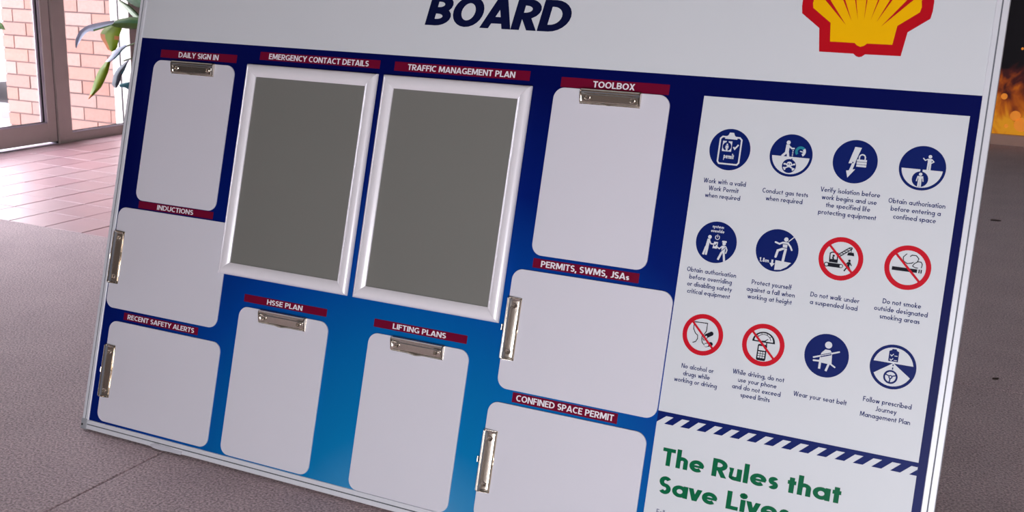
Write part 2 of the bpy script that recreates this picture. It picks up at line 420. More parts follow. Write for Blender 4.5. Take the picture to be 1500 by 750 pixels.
        for k in (0, 1): a(arc(t + h * (k + .5), X - .22, h / 2, .22 - t, 180, 0, 8) + [(t + h * (k + 1), 0)])
    elif ch == 'r': W = .34; stem(t, 0, X); a(arc(t + .22, X - .22, .22, .22 - t, 180, 70, 6))
    elif ch == 'u': W = .54; stem(W - t, 0, X); a([(t, X), (t, .24)] + arc(W / 2, .24, W / 2 - t, .24 - t, 180, 360, 8))
    elif ch == 'i': W = w; stem(t, 0, X); a(arc(t, .88, w * .28, w * .28, 0, 360, 8))
    elif ch == 'j': W = w; stem(t, -.3, X); a(arc(t, .88, w * .28, w * .28, 0, 360, 8))
    elif ch == 'k': W = .50; stem(t, 0, 1.06); a([(t, .22), (W - t + .04, X + .06)], 0, X); a([(w, .32), (W - t + .05, -.06)], 0, X)
    elif ch == 'l': W = w; stem(t, 0, 1.06)
    elif ch == 'o': W = X; a(arc(R, R, q, q, 0, 360, 18))
    elif ch == 's': W = .40; r = (X - 2 * t) / 4; a(arc(W / 2, xt - r, W / 2 - t, r, 25, 270, 9) + arc(W / 2, t + r, W / 2 - t, r, 90, -150, 9)[1:])
    elif ch == 't': W = .34; stem(W / 2, 0, .84); a([(0, xt), (W, xt)])
    elif ch == 'v': W = .50; a([(t * .6 - .03, X + .08), (W / 2 + .02, -.06)], 0, X); a([(W - t * .6 + .03, X + .08), (W / 2 - .02, -.06)], 0, X)
    elif ch == 'w':
        W = .78
        for x0, x1 in ((t * .7, .22), (W - t * .7, W - .22)): a([(x0 + (x0 - x1) * .1, X * 1.1), (x1, -.03)], 0, X)
        for x0, x1 in ((.22, .39), (W - .22, .39)): a([(x0, -.03), (x1, X + .03)], 0, X)
    elif ch == 'x': W = .48; a([(0, X), (W, 0)], 0, X); a([(W, X), (0, 0)], 0, X)
    elif ch == 'y': W = .50; a([(W - t * .5, X + .04), (W * .18, -.36)], -.32, X); a([(t * .5, X + .04), (W * .5, .02)], -.05, X)
    elif ch == '1': W = .30; stem(W - t); a([(W - t, T), (0, .74)])
    elif ch == '8': W = .50; a(arc(W / 2, .74, W / 2 - w * .8, .26 - t, 0, 360, 14)); a(arc(W / 2, .27, W / 2 - t, .27 - t, 0, 360, 14))
    elif ch == '.': W = w; a([(t, 0), (t, w)])
    elif ch == ',': W = w; a([(t, w), (t, 0), (t - .06, -.16)])
    else: W = .28
    return W, S

def write(mb, text, u0, v0, cap, w, m, z, width=None, center=False, gap=0.10, space=0.26, shear=0.0):
    """lettering on the board plane: u0,v0 = left end of base line (or its middle), cap = cap height in metres"""
    gl = [(glyph(c, w) if c != ' ' else (space, [])) for c in text]
    tot = sum(g[0] for g in gl) + gap * (len(gl) - 1)
    sx = (width / cap / tot) if width else 1.0
    W = tot * sx * cap
    x = u0 - (W / 2 if center else 0)
    for gi, (gw, S) in enumerate(gl):
        for si, (pts, y0, y1, wd) in enumerate(S):
            if len(pts) == 9 and abs(pts[0][0] - pts[-1][0]) + abs(pts[0][1] - pts[-1][1]) < 1e-6:      # dot
                mb.flat([(x + p[0] * sx * cap, v0 + p[1] * cap) for p in pts[:-1]], z, m)
            for qd in ribbon_quads(pts, wd or w):
                qd = clip_y(qd, y0, y1)
                if len(qd) > 2: mb.flat([(x + (a * sx + b * shear) * cap, v0 + b * cap) for a, b in qd], z + 2e-6 * si, m)
        x += (gw + gap) * sx * cap
    return W

# ------------------------------------------------------------ setting: floor
FZ = -0.005
TY = 1.370          # where the carpet ends and the tiles begin
GX0, GP = -1.445, 0.1975
def room_box(name, a, b, m, kind='structure', parent=None):
    mb = MB(); mb.box(a, b, m); o = mb.build(name, parent); o['kind'] = kind; return o

floor = room_box('floor', (-3.25, -5.0, -0.12), (6.5, 6.40, FZ - 0.012), M_grout)
def floor_slab(name, a, b, m, label=None):
    mb = MB(); mb.box(a, b, m, 0.002); o = mb.build(name, floor)
    if label: o['label'] = label
    return o
SX = 0.241          # carpet seam
floor_slab('carpet_sheet', (-3.2, -5.0, FZ - 0.011), (SX - 0.0012, TY, FZ), M_carpet)
floor_slab('carpet_sheet', (SX + 0.0012, -5.0, FZ - 0.011), (6.5, TY, FZ - 0.0005), M_carpet)
floor_slab('carpet_sheet', (0.35, TY + 0.001, FZ - 0.011), (6.5, 6.33, FZ), M_carpet)
# floor tiles, each a piece of its own where they show
tile_me = None
def tile_mesh():
    mb = MB(); h = (GP - 0.0045) / 2
    mb.box((-h, -h, -0.0105), (h, h, 0), M_tile, 0.0016)
    return mb.build('tile', floor)
t0 = tile_mesh(); k = 0
NX0, NX1 = -10, 4
for i in range(NX0, NX1):
    for j in range(0, 12):
        x = GX0 + (i + 0.5) * GP; y = TY + (j + 0.5) * GP - 0.002
        if x - GP / 2 < -3.46: continue
        o = t0 if k == 0 else t0.copy()
        if k: COL.objects.link(o); o.parent = floor
        o.location = (x, y, FZ + random.uniform(-0.0008, 0)); k += 1
        o.rotation_euler = (random.uniform(-.002, .002), random.uniform(-.002, .002), 0)
mb = MB()
h = (GP - 0.0045) / 2
for i in range(-10, 9):
    for j in range(0, 25):
        if i < NX1 and j < 12: continue
        x = GX0 + (i + 0.5) * GP; y = TY + (j + 0.5) * GP - 0.002
        if x > 0.3 or y > 6.3: continue
        mb.box((x - h, y - h, FZ - 0.0105), (x + h, y + h, FZ - 0.0004), M_tile, 0.0016)
o = mb.build('hidden_tiles', floor); o['kind'] = 'stuff'

# ------------------------------------------------------------ setting: room shell
WX = -3.2
room_box('ceiling', (-3.3, -5.1, 2.86), (6.6, 6.5, 3.0), M_ceiling)
wf = room_box('wall_front', (-3.3, 6.34, -0.1), (6.6, 6.50, 2.86), M_plaster)
room_box('wall_right', (6.5, -5.0, -0.1), (6.62, 6.34, 2.86), M_plaster)
mb = MB(); mb.box((-3.25, -3.22, -0.1), (6.5, -3.10, 2.86), M_plaster)
o = mb.build('wall_back'); o['kind'] = 'structure'
mb = MB(); mb.box((WX - 0.1, -3.2, -0.12), (WX, -0.3, 2.86), M_plaster)
mb.box((WX - 0.1, 3.55, -0.12), (WX, 6.34, 2.86), M_plaster)
mb.box((WX - 0.1, -0.3, 2.1), (WX, 3.55, 2.86), M_plaster)
o = mb.build('wall_left'); o['kind'] = 'structure'
o = room_box('baseboard_front', (0.4, 6.315, FZ), (6.5, 6.34, 0.062), M_basebd)
mb = MB(); mb.box((0.9, 6.325, 0.066), (3.4, 6.338, 2.1), M_flame)
pst = mb.build('video_screen'); tag(pst, 'dark lit screen showing orange flames and embers, above the skirting at right', 'screen')
for cx, cz, r in ((1.655, .135, .045), (1.612, .19, .032), (1.53, .31, .02), (1.565, .12, .012), (1.60, .62, .008)):
    e = MB(); e.lathe([(0.0005, -0.0), (r, 0.0), (r, 0.0006)], M_ember, 20)
    e = MB(); e.prism(arc(0, 0, r, r, 0, 360, 20)[:-1], 0, 0.0008, M_ember)
    eo = e.build('glowing_ember', pst); eo.location = (cx, 6.3248, cz); eo.rotation_euler = (PI / 2, 0, 0)

# ------------------------------------------------------------ glass door and window on the left
def struct_mb(mb, name, parent=None, kind=True):
    o = mb.build(name, parent)
    if kind and not parent: o['kind'] = 'structure'
    return o
def bb(x0, x1, y0, y1, z0, z1, m, c=0):
    mb = MB(); mb.box((x0, y0, z0), (x1, y1, z1), m, c); return mb
# door_1: glazed leaf in a bronze frame
D = empty('door_1'); D['kind'] = 'structure'
bb(WX - .03, WX + .012, 1.90, 1.96, .010, 2.2, M_bronze).build('stile', D)
bb(WX - .03, WX + .012, 2.794, 2.851, .010, 2.2, M_bronze).build('stile', D)
bb(WX - .03, WX + .010, 1.96, 2.794, .010, .116, M_bronze).build('bottom_rail', D)
bb(WX - .03, WX + .010, 1.96, 2.794, 2.10, 2.2, M_bronze).build('top_rail', D)
g = bb(WX - .012, WX - .006, 1.965, 2.789, .112, 2.105, M_glass).build('glass_pane', D); g['label'] = 'clear glass pane of the door'
mb = MB(); mb.box((WX - .004, 2.780, .118), (WX + .007, 2.794, 2.1), M_bead); mb.box((WX - .004, 1.96, .116), (WX + .007, 2.794, .124), M_bead)
mb.build('glazing_bead', D)
mb = MB(); mb.box((WX - .005, 2.771, .124), (WX + .003, 2.780, 2.1), M_gasket); mb.box((WX - .005, 1.96, .124), (WX + .003, 2.780, .128), M_gasket)
mb.build('gasket', D)
mb = MB(); mb.box((WX - .005, 2.757, .128), (WX - .001, 2.771, 2.1), M_bead)
mb.build('glass_edge_strip', D)
mb = MB(); mb.box((WX - .05, 1.90, FZ - .012), (WX + .02, 2.85, FZ + .004), M_bead, .002)  # pale strip stands in for daylight showing under the door
o = mb.build('door_gap_light', D); o['label'] = 'pale metal strip in place of the light under the door'
# window_1: fixed light beside the door
Wn = empty('window_1'); Wn['kind'] = 'structure'
bb(WX - .05, WX + .020, 2.862, 2.954, FZ, 2.3, M_bronze, .004).build('mullion', Wn)
bb(WX - .05, WX + .004, 2.850, 2.863, FZ, 2.3, M_gasket).build('shadow_gap', Wn)
bb(WX - .05, WX + .014, 2.954, 3.46, FZ, .046, M_bronze, .003).build('sill_rail', Wn)
bb(WX - .05, WX + .016, 3.440, 3.56, FZ, 2.3, M_bronze, .004).build('mullion', Wn)
bb(WX - .05, WX + .014, 2.954, 3.46, 2.22, 2.3, M_bronze).build('head_rail', Wn)
g = bb(WX - .012, WX - .006, 2.95, 3.445, .04, 2.225, M_glass).build('glass_pane', Wn); g['label'] = 'clear glass pane of the window'
bb(WX - .005, WX + .011, 2.954, 3.440, .046, .053, M_bead).build('glazing_bead', Wn)
bb(WX - .006, WX + .002, 2.954, 3.440, .053, .057, M_gasket).build('gasket', Wn)
# added_window: unseen glazing before the door, added to light the carpet
W2 = empty('added_window'); W2['kind'] = 'structure'
bb(WX - .05, WX + .02, 1.83, 1.90, FZ, 2.3, M_bronze).build('mullion', W2)
bb(WX - .05, WX + .02, -.3, -.23, FZ, 2.3, M_bronze).build('mullion', W2)
bb(WX - .05, WX + .014, -0.23, 1.83, FZ, .06, M_bronze).build('sill_rail', W2)
bb(WX - .012, WX - .006, -0.23, 1.83, .05, 2.3, M_glass).build('glass_pane', W2)

# ------------------------------------------------------------ outside
OZ = -0.13
mb = MB(); mb.box((-30, -20, OZ - .1), (-3.25, 30, OZ), M_paving); o = mb.build('outdoor_ground'); o['kind'] = 'structure'
# brick wall: every brick a piece of its own
BY = 3.60
bw = MB(); bw.box((-4.452, BY + .006, OZ - .05), (-3.482, BY + .22, 2.6), M_mortar)
brickwall = bw.build('brick_wall')
tag(brickwall, 'pink brick wall outside, behind the glass door and window', 'brick wall')
PW, PH, JT = 0.2335, 0.0853, 0.009
def brick_mesh(nm, L):
    mb = MB(); c = .002
    mb.add([(0, 0, 0), (L, 0, 0), (L, 0, PH - JT), (0, 0, PH - JT),
            (0, .03, 0), (L, .03, 0), (L, .03, PH - JT), (0, .03, PH - JT)],
           [(0, 1, 2, 3), (1, 5, 6, 2), (3, 2, 6, 7), (4, 0, 3, 7), (0, 4, 5, 1)], M_brick)
    return mb.build(nm, brickwall)
protos = {}
def put_brick(x0, x1, z, w=0):
    L = round(x1 - x0, 4)
    if L < .02: return
    if L not in protos:
        o = protos[L] = brick_mesh('brick', L)
    else:
        o = protos[L].copy(); COL.objects.link(o); o.parent = brickwall
    o.location = (x0, BY + random.uniform(-.0015, .0015), z)
XL, XR = -4.458, -3.478
for r in range(-9, 22):
    z = 0.596 + r * PH + JT * .5
    if z < OZ - .09 or z > 2.5: continue
    even = (r % 2 == 0)
    j0 = -4.352 if even else -4.235
    xs = [XL] + [j0 + n * PW for n in range(-1, 6) if XL + .03 < j0 + n * PW < XR - .03] + [XR]
    for a, b in zip(xs[:-1], xs[1:]): put_brick(a + (JT / 2 if a != XL else 0), b - (JT / 2 if b != XR else 0), z)
# return of the wall end
# white post between wall and window
mb = MB(); mb.box((-3.472, BY - .02, OZ), (-3.415, BY + .1, 2.6), M_post, .003); p1 = mb.build('trim_1'); p1['kind'] = 'structure'
mb = MB(); mb.box((-3.415, BY - .0225, OZ), (-3.402, BY + .1, 2.6), M_gasket); mb.build('groove_shade', p1)  # dark strip set slightly proud, in place of the shaded groove
mb = MB(); mb.box((-3.402, BY - .02, OZ), (-3.30, BY + .1, 2.6), M_post, .003); mb.build('jamb', p1)
# kerb stop
mb = MB(); mb.prism([(-.09, 0), (.09, 0), (.07, .09), (-.07, .09)], -0.9, 0.0, mat('kerb_concrete', (190, 190, 200), .8, bump=.4))
o = mb.build('wheel_stop'); o.matrix_world = Matrix.Translation((-4.98, 4.05, OZ)) @ Matrix.Rotation(PI / 2, 4, 'Z') @ Matrix.Rotation(PI / 2, 4, 'X')
tag(o, 'pale concrete wheel stop on the paving beyond the brick wall', 'wheel stop')
# parked car, its nose showing past the end of the wall
car = empty('parked_car', Matrix.Translation((-7.35, 5.6, OZ)))
tag(car, 'white car parked outside, its nose just past the brick wall', 'car')
def car_profile():
    arch = lambda cx: [(cx + .36 * math.cos(a), .30 + .36 * math.sin(a)) for a in [PI - k * PI / 10 for k in range(11)]]
    low = [(-2.05, .30)] + arch(-1.25) + arch(1.30) + [(1.95, .24), (2.08, .34), (2.10, .56), (2.02, .72), (1.10, .92), (.35, 1.36), (-.95, 1.42), (-1.75, 1.05), (-2.08, .95)]
    return low
mb = MB(); mb.prism(car_profile(), -.82, .82, M_car)
b_ = mb.build('car_body', car); b_.rotation_euler = (PI / 2, 0, 0)
mb = MB(); mb.prism([(1.0, .90), (.36, 1.28), (-.9, 1.33), (-1.55, 1.02)], -.825, .825, M_gasket)
b_ = mb.build('side_window', car); b_.rotation_euler = (PI / 2, 0, 0)
for y in (-.80, .60): mb = MB(); mb.box((1.86, y, .48), (2.085, y + .2, .62), M_hub); mb.build('headlight', car)
mb = MB(); mb.box((1.95, -.7, .20), (2.16, .7, .42), M_car, .01); mb.box((2.1, -.5, .30), (2.165, .5, .38), M_gasket); mb.build('bumper', car)
for cx in (-1.25, 1.30):
    for sy in (-.72, .72):
        mb = MB(); mb.lathe([(.0, -.1), (.28, -.1), (.315, -.07), (.315, .07), (.28, .1), (.0, .1)], M_tyre, 28)
        w_ = mb.build('wheel', car, True); w_.location = (cx, sy, .315); w_.rotation_euler = (PI / 2, 0, 0)
        mb = MB(); mb.lathe([(.19, .0), (.2, .105), (.185, .108), (.17, .09)], M_hub, 28); mb.lathe([(.0, .11), (.05, .11), (.05, .08)], M_hub, 16)
        for q in range(5):
            an = q * 2 * PI / 5
            mb.tube([(.04 * math.cos(an), .04 * math.sin(an), .1), (.18 * math.cos(an), .18 * math.sin(an), .098)], .016, M_hub, 6)
        h_ = mb.build('hub', w_); h_.scale = (1, 1, 1 if sy < 0 else -1)
car.rotation_euler = (0, 0, math.radians(-18))

# ------------------------------------------------------------ plants
LEAF = {
'broad':[[[-2.048,2.45,0.761],[-2.032,2.433,0.746],[-2.026,2.425,0.73],[-2.034,2.433,0.712],[-2.052,2.45,0.694]],[[-2.072,2.444,0.759],[-2.057,2.426,0.744],[-2.052,2.419,0.729],[-2.061,2.426,0.712],[-2.079,2.444,0.695]],[[-2.097,2.438,0.756],[-2.082,2.42,0.743],[-2.077,2.412,0.728],[-2.087,2.42,0.713],[-2.107,2.438,0.696]],[[-2.121,2.431,0.754],[-2.107,2.414,0.741],[-2.103,2.406,0.727],[-2.114,2.414,0.713],[-2.134,2.431,0.697]],[[-2.146,2.425,0.754],[-2.132,2.407,0.741],[-2.129,2.4,0.727],[-2.14,2.407,0.713],[-2.161,2.425,0.697]],[[-2.17,2.419,0.754],[-2.158,2.401,0.741],[-2.155,2.394,0.728],[-2.167,2.401,0.713],[-2.189,2.419,0.698]],[[-2.195,2.412,0.748],[-2.183,2.395,0.737],[-2.181,2.388,0.726],[-2.194,2.395,0.713],[-2.216,2.412,0.699]],[[-2.219,2.406,0.743],[-2.207,2.389,0.734],[-2.206,2.381,0.725],[-2.219,2.389,0.715],[-2.243,2.406,0.704]],[[-2.243,2.4,0.735],[-2.232,2.382,0.73],[-2.23,2.375,0.724],[-2.244,2.382,0.718],[-2.269,2.4,0.71]]],
'curled':[[[-2.243,2.4,0.737],[-2.258,2.408,0.73],[-2.268,2.412,0.723],[-2.271,2.408,0.716],[-2.269,2.4,0.71]],[[-2.268,2.395,0.733],[-2.281,2.403,0.725],[-2.29,2.407,0.717],[-2.291,2.403,0.71],[-2.287,2.395,0.704]],[[-2.293,2.39,0.729],[-2.305,2.398,0.72],[-2.312,2.402,0.712],[-2.312,2.398,0.704],[-2.306,2.39,0.697]],[[-2.319,2.385,0.724],[-2.329,2.393,0.715],[-2.334,2.397,0.707],[-2.332,2.393,0.698],[-2.325,2.385,0.691]],[[-2.344,2.38,0.719],[-2.353,2.388,0.71],[-2.357,2.392,0.701],[-2.353,2.388,0.692],[-2.345,2.38,0.684]],[[-2.369,2.375,0.713],[-2.376,2.383,0.703],[-2.379,2.387,0.694],[-2.374,2.383,0.686],[-2.364,2.375,0.678]],[[-2.394,2.37,0.705],[-2.4,2.378,0.698],[-2.401,2.382,0.691],[-2.394,2.378,0.685],[-2.383,2.37,0.679]],[[-2.416,2.365,0.693],[-2.421,2.373,0.687],[-2.42,2.377,0.682],[-2.412,2.373,0.677],[-2.399,2.365,0.672]],[[-2.437,2.36,0.679],[-2.44,2.368,0.673],[-2.438,2.372,0.668],[-2.428,2.368,0.663],[-2.413,2.36,0.659]],[[-2.449,2.355,0.66],[-2.452,2.363,0.655],[-2.449,2.367,0.651],[-2.439,2.363,0.647],[-2.423,2.355,0.644]],[[-2.458,2.35,0.639],[-2.46,2.358,0.635],[-2.458,2.362,0.632],[-2.448,2.358,0.63],[-2.432,2.35,0.628]],[[-2.458,2.345,0.618],[-2.463,2.353,0.615],[-2.462,2.357,0.613],[-2.454,2.353,0.612],[-2.441,2.345,0.612]],[[-2.451,2.34,0.596],[-2.46,2.348,0.595],[-2.463,2.352,0.594],[-2.458,2.348,0.594],[-2.449,2.34,0.595]]],
'yellowing':[[[-2.315,2.43,0.711],[-2.285,2.422,0.711],[-2.261,2.418,0.711],[-2.243,2.422,0.71],[-2.231,2.43,0.709]],[[-2.336,2.428,0.697],[-2.302,2.419,0.696],[-2.273,2.415,0.695],[-2.251,2.419,0.694],[-2.234,2.428,0.692]],[[-2.357,2.425,0.683],[-2.319,2.417,0.682],[-2.287,2.413,0.68],[-2.262,2.417,0.678],[-2.241,2.425,0.675]],[[-2.37,2.423,0.665],[-2.33,2.414,0.664],[-2.296,2.41,0.663],[-2.269,2.414,0.661],[-2.247,2.423,0.659]],[[-2.365,2.42,0.646],[-2.327,2.412,0.646],[-2.295,2.408,0.645],[-2.27,2.412,0.643],[-2.25,2.42,0.641]],[[-2.348,2.417,0.629],[-2.315,2.409,0.629],[-2.288,2.405,0.628],[-2.268,2.409,0.626],[-2.253,2.417,0.624]],[[-2.332,2.415,0.612],[-2.304,2.407,0.611],[-2.282,2.403,0.611],[-2.267,2.407,0.609],[-2.256,2.415,0.607]],[[-2.317,2.412,0.594],[-2.295,2.404,0.595],[-2.279,2.401,0.595],[-2.27,2.404,0.594],[-2.266,2.412,0.593]],[[-2.291,2.41,0.584],[-2.281,2.402,0.585],[-2.276,2.398,0.585],[-2.278,2.402,0.585],[-2.285,2.41,0.584]]],
'pale':[[[-2.303,2.5,0.847],[-2.298,2.486,0.846],[-2.301,2.48,0.845],[-2.316,2.486,0.844],[-2.339,2.5,0.842]],[[-2.293,2.492,0.826],[-2.284,2.479,0.826],[-2.283,2.473,0.826],[-2.294,2.479,0.826],[-2.314,2.492,0.825]],[[-2.26,2.485,0.816],[-2.253,2.471,0.815],[-2.253,2.465,0.813],[-2.266,2.471,0.811],[-2.286,2.485,0.809]],[[-2.227,2.478,0.806],[-2.221,2.463,0.803],[-2.223,2.457,0.801],[-2.236,2.463,0.797],[-2.258,2.478,0.793]],[[-2.196,2.47,0.793],[-2.191,2.456,0.79],[-2.194,2.45,0.786],[-2.208,2.456,0.782],[-2.23,2.47,0.777]],[[-2.168,2.462,0.779],[-2.163,2.449,0.776],[-2.166,2.442,0.772],[-2.18,2.449,0.767],[-2.202,2.462,0.762]],[[-2.142,2.455,0.763],[-2.136,2.441,0.76],[-2.138,2.435,0.757],[-2.151,2.441,0.753],[-2.172,2.455,0.748]],[[-2.115,2.447,0.749],[-2.108,2.433,0.746],[-2.109,2.427,0.743],[-2.122,2.433,0.739],[-2.143,2.447,0.734]],[[-2.087,2.44,0.734],[-2.08,2.426,0.732],[-2.081,2.42,0.729],[-2.094,2.426,0.725],[-2.114,2.44,0.72]]],
'dark':[[[-2.353,2.56,0.858],[-2.302,2.546,0.869],[-2.26,2.54,0.88],[-2.23,2.546,0.891],[-2.208,2.56,0.901]],[[-2.338,2.555,0.843],[-2.288,2.541,0.856],[-2.247,2.535,0.868],[-2.217,2.541,0.879],[-2.196,2.555,0.89]],[[-2.323,2.55,0.829],[-2.274,2.536,0.842],[-2.234,2.53,0.855],[-2.206,2.536,0.867],[-2.185,2.55,0.879]],[[-2.301,2.545,0.819],[-2.256,2.531,0.832],[-2.219,2.525,0.844],[-2.194,2.531,0.856],[-2.177,2.545,0.867]],[[-2.279,2.54,0.81],[-2.238,2.526,0.822],[-2.204,2.52,0.834],[-2.183,2.526,0.845],[-2.169,2.54,0.855]],[[-2.254,2.535,0.803],[-2.217,2.521,0.814],[-2.188,2.515,0.824],[-2.171,2.521,0.834],[-2.161,2.535,0.843]],[[-2.229,2.53,0.797],[-2.197,2.516,0.806],[-2.172,2.51,0.815],[-2.158,2.516,0.823],[-2.153,2.53,0.831]],[[-2.203,2.525,0.793],[-2.175,2.511,0.801],[-2.155,2.505,0.807],[-2.146,2.511,0.814],[-2.145,2.525,0.819]],[[-2.177,2.52,0.79],[-2.153,2.506,0.795],[-2.138,2.5,0.8],[-2.133,2.506,0.804],[-2.137,2.52,0.807]]],
'blue_grey':[[[-2.206,2.42,0.623],[-2.198,2.414,0.621],[-2.194,2.412,0.619],[-2.194,2.414,0.617],[-2.198,2.42,0.614]],[[-2.222,2.415,0.616],[-2.213,2.409,0.614],[-2.207,2.407,0.611],[-2.206,2.409,0.608],[-2.208,2.415,0.604]],[[-2.238,2.41,0.609],[-2.227,2.404,0.606],[-2.22,2.402,0.603],[-2.217,2.404,0.599],[-2.218,2.41,0.595]],[[-2.252,2.405,0.599],[-2.24,2.399,0.596],[-2.231,2.397,0.592],[-2.226,2.399,0.588],[-2.225,2.405,0.584]],[[-2.263,2.4,0.587],[-2.249,2.394,0.584],[-2.24,2.392,0.58],[-2.235,2.394,0.577],[-2.233,2.4,0.572]],[[-2.273,2.395,0.574],[-2.26,2.389,0.571],[-2.249,2.387,0.569],[-2.244,2.389,0.565],[-2.241,2.395,0.562]],[[-2.284,2.39,0.561],[-2.27,2.384,0.559],[-2.259,2.382,0.557],[-2.253,2.384,0.555],[-2.251,2.39,0.552]],[[-2.295,2.385,0.548],[-2.28,2.379,0.547],[-2.27,2.377,0.546],[-2.264,2.379,0.545],[-2.261,2.385,0.543]],[[-2.305,2.38,0.535],[-2.292,2.374,0.536],[-2.281,2.372,0.537],[-2.276,2.374,0.537],[-2.274,2.38,0.537]]],
'hanging':[[[-2.305,2.38,0.535],[-2.288,2.372,0.537],[-2.276,2.368,0.538],[-2.271,2.372,0.539],[-2.271,2.38,0.539]],[[-2.325,2.377,0.514],[-2.304,2.369,0.515],[-2.288,2.365,0.515],[-2.28,2.369,0.514],[-2.277,2.377,0.513]],[[-2.345,2.375,0.494],[-2.321,2.367,0.493],[-2.303,2.363,0.492],[-2.292,2.367,0.489],[-2.286,2.375,0.486]],[[-2.358,2.372,0.471],[-2.334,2.364,0.47],[-2.316,2.361,0.468],[-2.305,2.364,0.465],[-2.299,2.372,0.461]],[[-2.37,2.37,0.447],[-2.347,2.362,0.446],[-2.33,2.358,0.443],[-2.32,2.362,0.44],[-2.314,2.37,0.436]],[[-2.38,2.367,0.423],[-2.358,2.359,0.421],[-2.342,2.355,0.419],[-2.334,2.359,0.415],[-2.33,2.367,0.411]],[[-2.389,2.365,0.399],[-2.372,2.357,0.398],[-2.359,2.353,0.396],[-2.355,2.357,0.394],[-2.355,2.365,0.39]],[[-2.401,2.362,0.375],[-2.387,2.354,0.375],[-2.378,2.35,0.374],[-2.376,2.354,0.372],[-2.38,2.362,0.369]],[[-2.413,2.36,0.351],[-2.403,2.352,0.352],[-2.398,2.348,0.353],[-2.4,2.352,0.352],[-2.408,2.36,0.35]]],
'grey':[[[-2.233,2.46,0.547],[-2.222,2.45,0.547],[-2.217,2.446,0.546],[-2.22,2.45,0.544],[-2.229,2.46,0.541]],[[-2.252,2.455,0.532],[-2.239,2.445,0.532],[-2.231,2.441,0.531],[-2.232,2.445,0.529],[-2.239,2.455,0.526]],[[-2.271,2.45,0.518],[-2.254,2.44,0.517],[-2.243,2.436,0.515],[-2.24,2.44,0.512],[-2.243,2.45,0.509]],[[-2.29,2.445,0.503],[-2.27,2.435,0.501],[-2.256,2.431,0.499],[-2.249,2.435,0.496],[-2.249,2.445,0.492]],[[-2.303,2.44,0.485],[-2.282,2.43,0.484],[-2.266,2.426,0.482],[-2.259,2.43,0.48],[-2.257,2.44,0.476]],[[-2.313,2.435,0.465],[-2.291,2.425,0.465],[-2.274,2.421,0.464],[-2.266,2.425,0.462],[-2.263,2.435,0.46]],[[-2.316,2.43,0.443],[-2.294,2.42,0.444],[-2.276,2.416,0.445],[-2.268,2.42,0.444],[-2.265,2.43,0.442]],[[-2.316,2.425,0.422],[-2.295,2.415,0.424],[-2.279,2.411,0.426],[-2.272,2.415,0.426],[-2.271,2.425,0.425]],[[-2.293,2.42,0.407],[-2.28,2.41,0.409],[-2.272,2.406,0.41],[-2.273,2.41,0.41],[-2.28,2.42,0.409]]],
'teal':[[[-2.303,2.46,0.422],[-2.295,2.453,0.42],[-2.291,2.45,0.417],[-2.293,2.453,0.413],[-2.3,2.46,0.408]],[[-2.279,2.47,0.43],[-2.271,2.463,0.425],[-2.266,2.46,0.419],[-2.268,2.463,0.413],[-2.274,2.47,0.406]],[[-2.254,2.48,0.435],[-2.247,2.473,0.425],[-2.244,2.47,0.415],[-2.247,2.473,0.404],[-2.253,2.48,0.393]],[[-2.229,2.49,0.439],[-2.223,2.483,0.426],[-2.22,2.48,0.412],[-2.224,2.483,0.397],[-2.231,2.49,0.381]],[[-2.204,2.5,0.444],[-2.199,2.493,0.426],[-2.197,2.49,0.408],[-2.201,2.493,0.389],[-2.21,2.5,0.37]]],
'outer':[[[-3.352,2.6,0.715],[-3.346,2.593,0.696],[-3.344,2.59,0.676],[-3.351,2.593,0.656],[-3.362,2.6,0.635]],[[-3.318,2.6,0.699],[-3.312,2.593,0.683],[-3.312,2.59,0.668],[-3.319,2.593,0.651],[-3.33,2.6,0.635]],[[-3.284,2.6,0.682],[-3.279,2.593,0.671],[-3.279,2.59,0.659],[-3.287,2.593,0.647],[-3.299,2.6,0.635]],[[-3.255,2.6,0.662],[-3.25,2.593,0.656],[-3.249,2.59,0.65],[-3.256,2.593,0.643],[-3.268,2.6,0.636]],[[-3.238,2.6,0.636],[-3.229,2.593,0.637],[-3.225,2.59,0.637],[-3.229,2.593,0.636],[-3.237,2.6,0.635]]],
}
def leaf_obj(key, m, parent, m2=None, split=None, name='leaf', label=None, org=(0, 0, 0)):
    rows = LEAF[key]; mb = MB(); nr = len(rows); nc = 5
    vs = [Vector(p) - Vector(org) for r in rows for p in r]
    nrm = Vector((0, 0.0011, 0))
    fa = []; fb = []
    for i in range(nr - 1):
        for j in range(nc - 1):
            q = (i * nc + j, i * nc + j + 1, (i + 1) * nc + j + 1, (i + 1) * nc + j)
            (fb if (m2 and split(i / (nr - 1), j)) else fa).append(q)
    N0 = len(vs)
    allv = vs + [v + nrm for v in vs]
    mb.add(allv, [f for f in fa] + [tuple(N0 + k for k in f[::-1]) for f in fa], m)
    if fb:
        o = len(mb.v) - len(allv); k = mb.slot(m2)
        for f in [f for f in fb] + [tuple(N0 + q for q in f[::-1]) for f in fb]: mb.f.append([o + q for q in f]); mb.mi.append(k)
    # rim
    rim = [j for j in range(nc)] + [i * nc + nc - 1 for i in range(1, nr)] + [(nr - 1) * nc + j for j in range(nc - 2, -1, -1)] + [i * nc for i in range(nr - 2, 0, -1)]
    o = len(mb.v) - len(allv)
    for a, b in zip(rim, rim[1:] + rim[:1]): mb.f.append([o + a, o + N0 + a, o + N0 + b, o + b]); mb.mi.append(0)
    ob = mb.build(name, parent, True)
    if label: ob['label'] = label
    return ob
PP = Vector((-1.72, 2.42, FZ))
plant = empty('potted_plant', Matrix.Translation(PP))
tag(plant, 'broad-leaved potted plant behind the board, drooping green, yellow and silvery leaves', 'plant')
mb = MB(); mb.lathe([(.0, 0), (.12, 0), (.15, .02), (.17, .30), (.185, .30), (.185, .33), (.16, .33), (.155, .28), (.0, .28)], M_pot, 28)
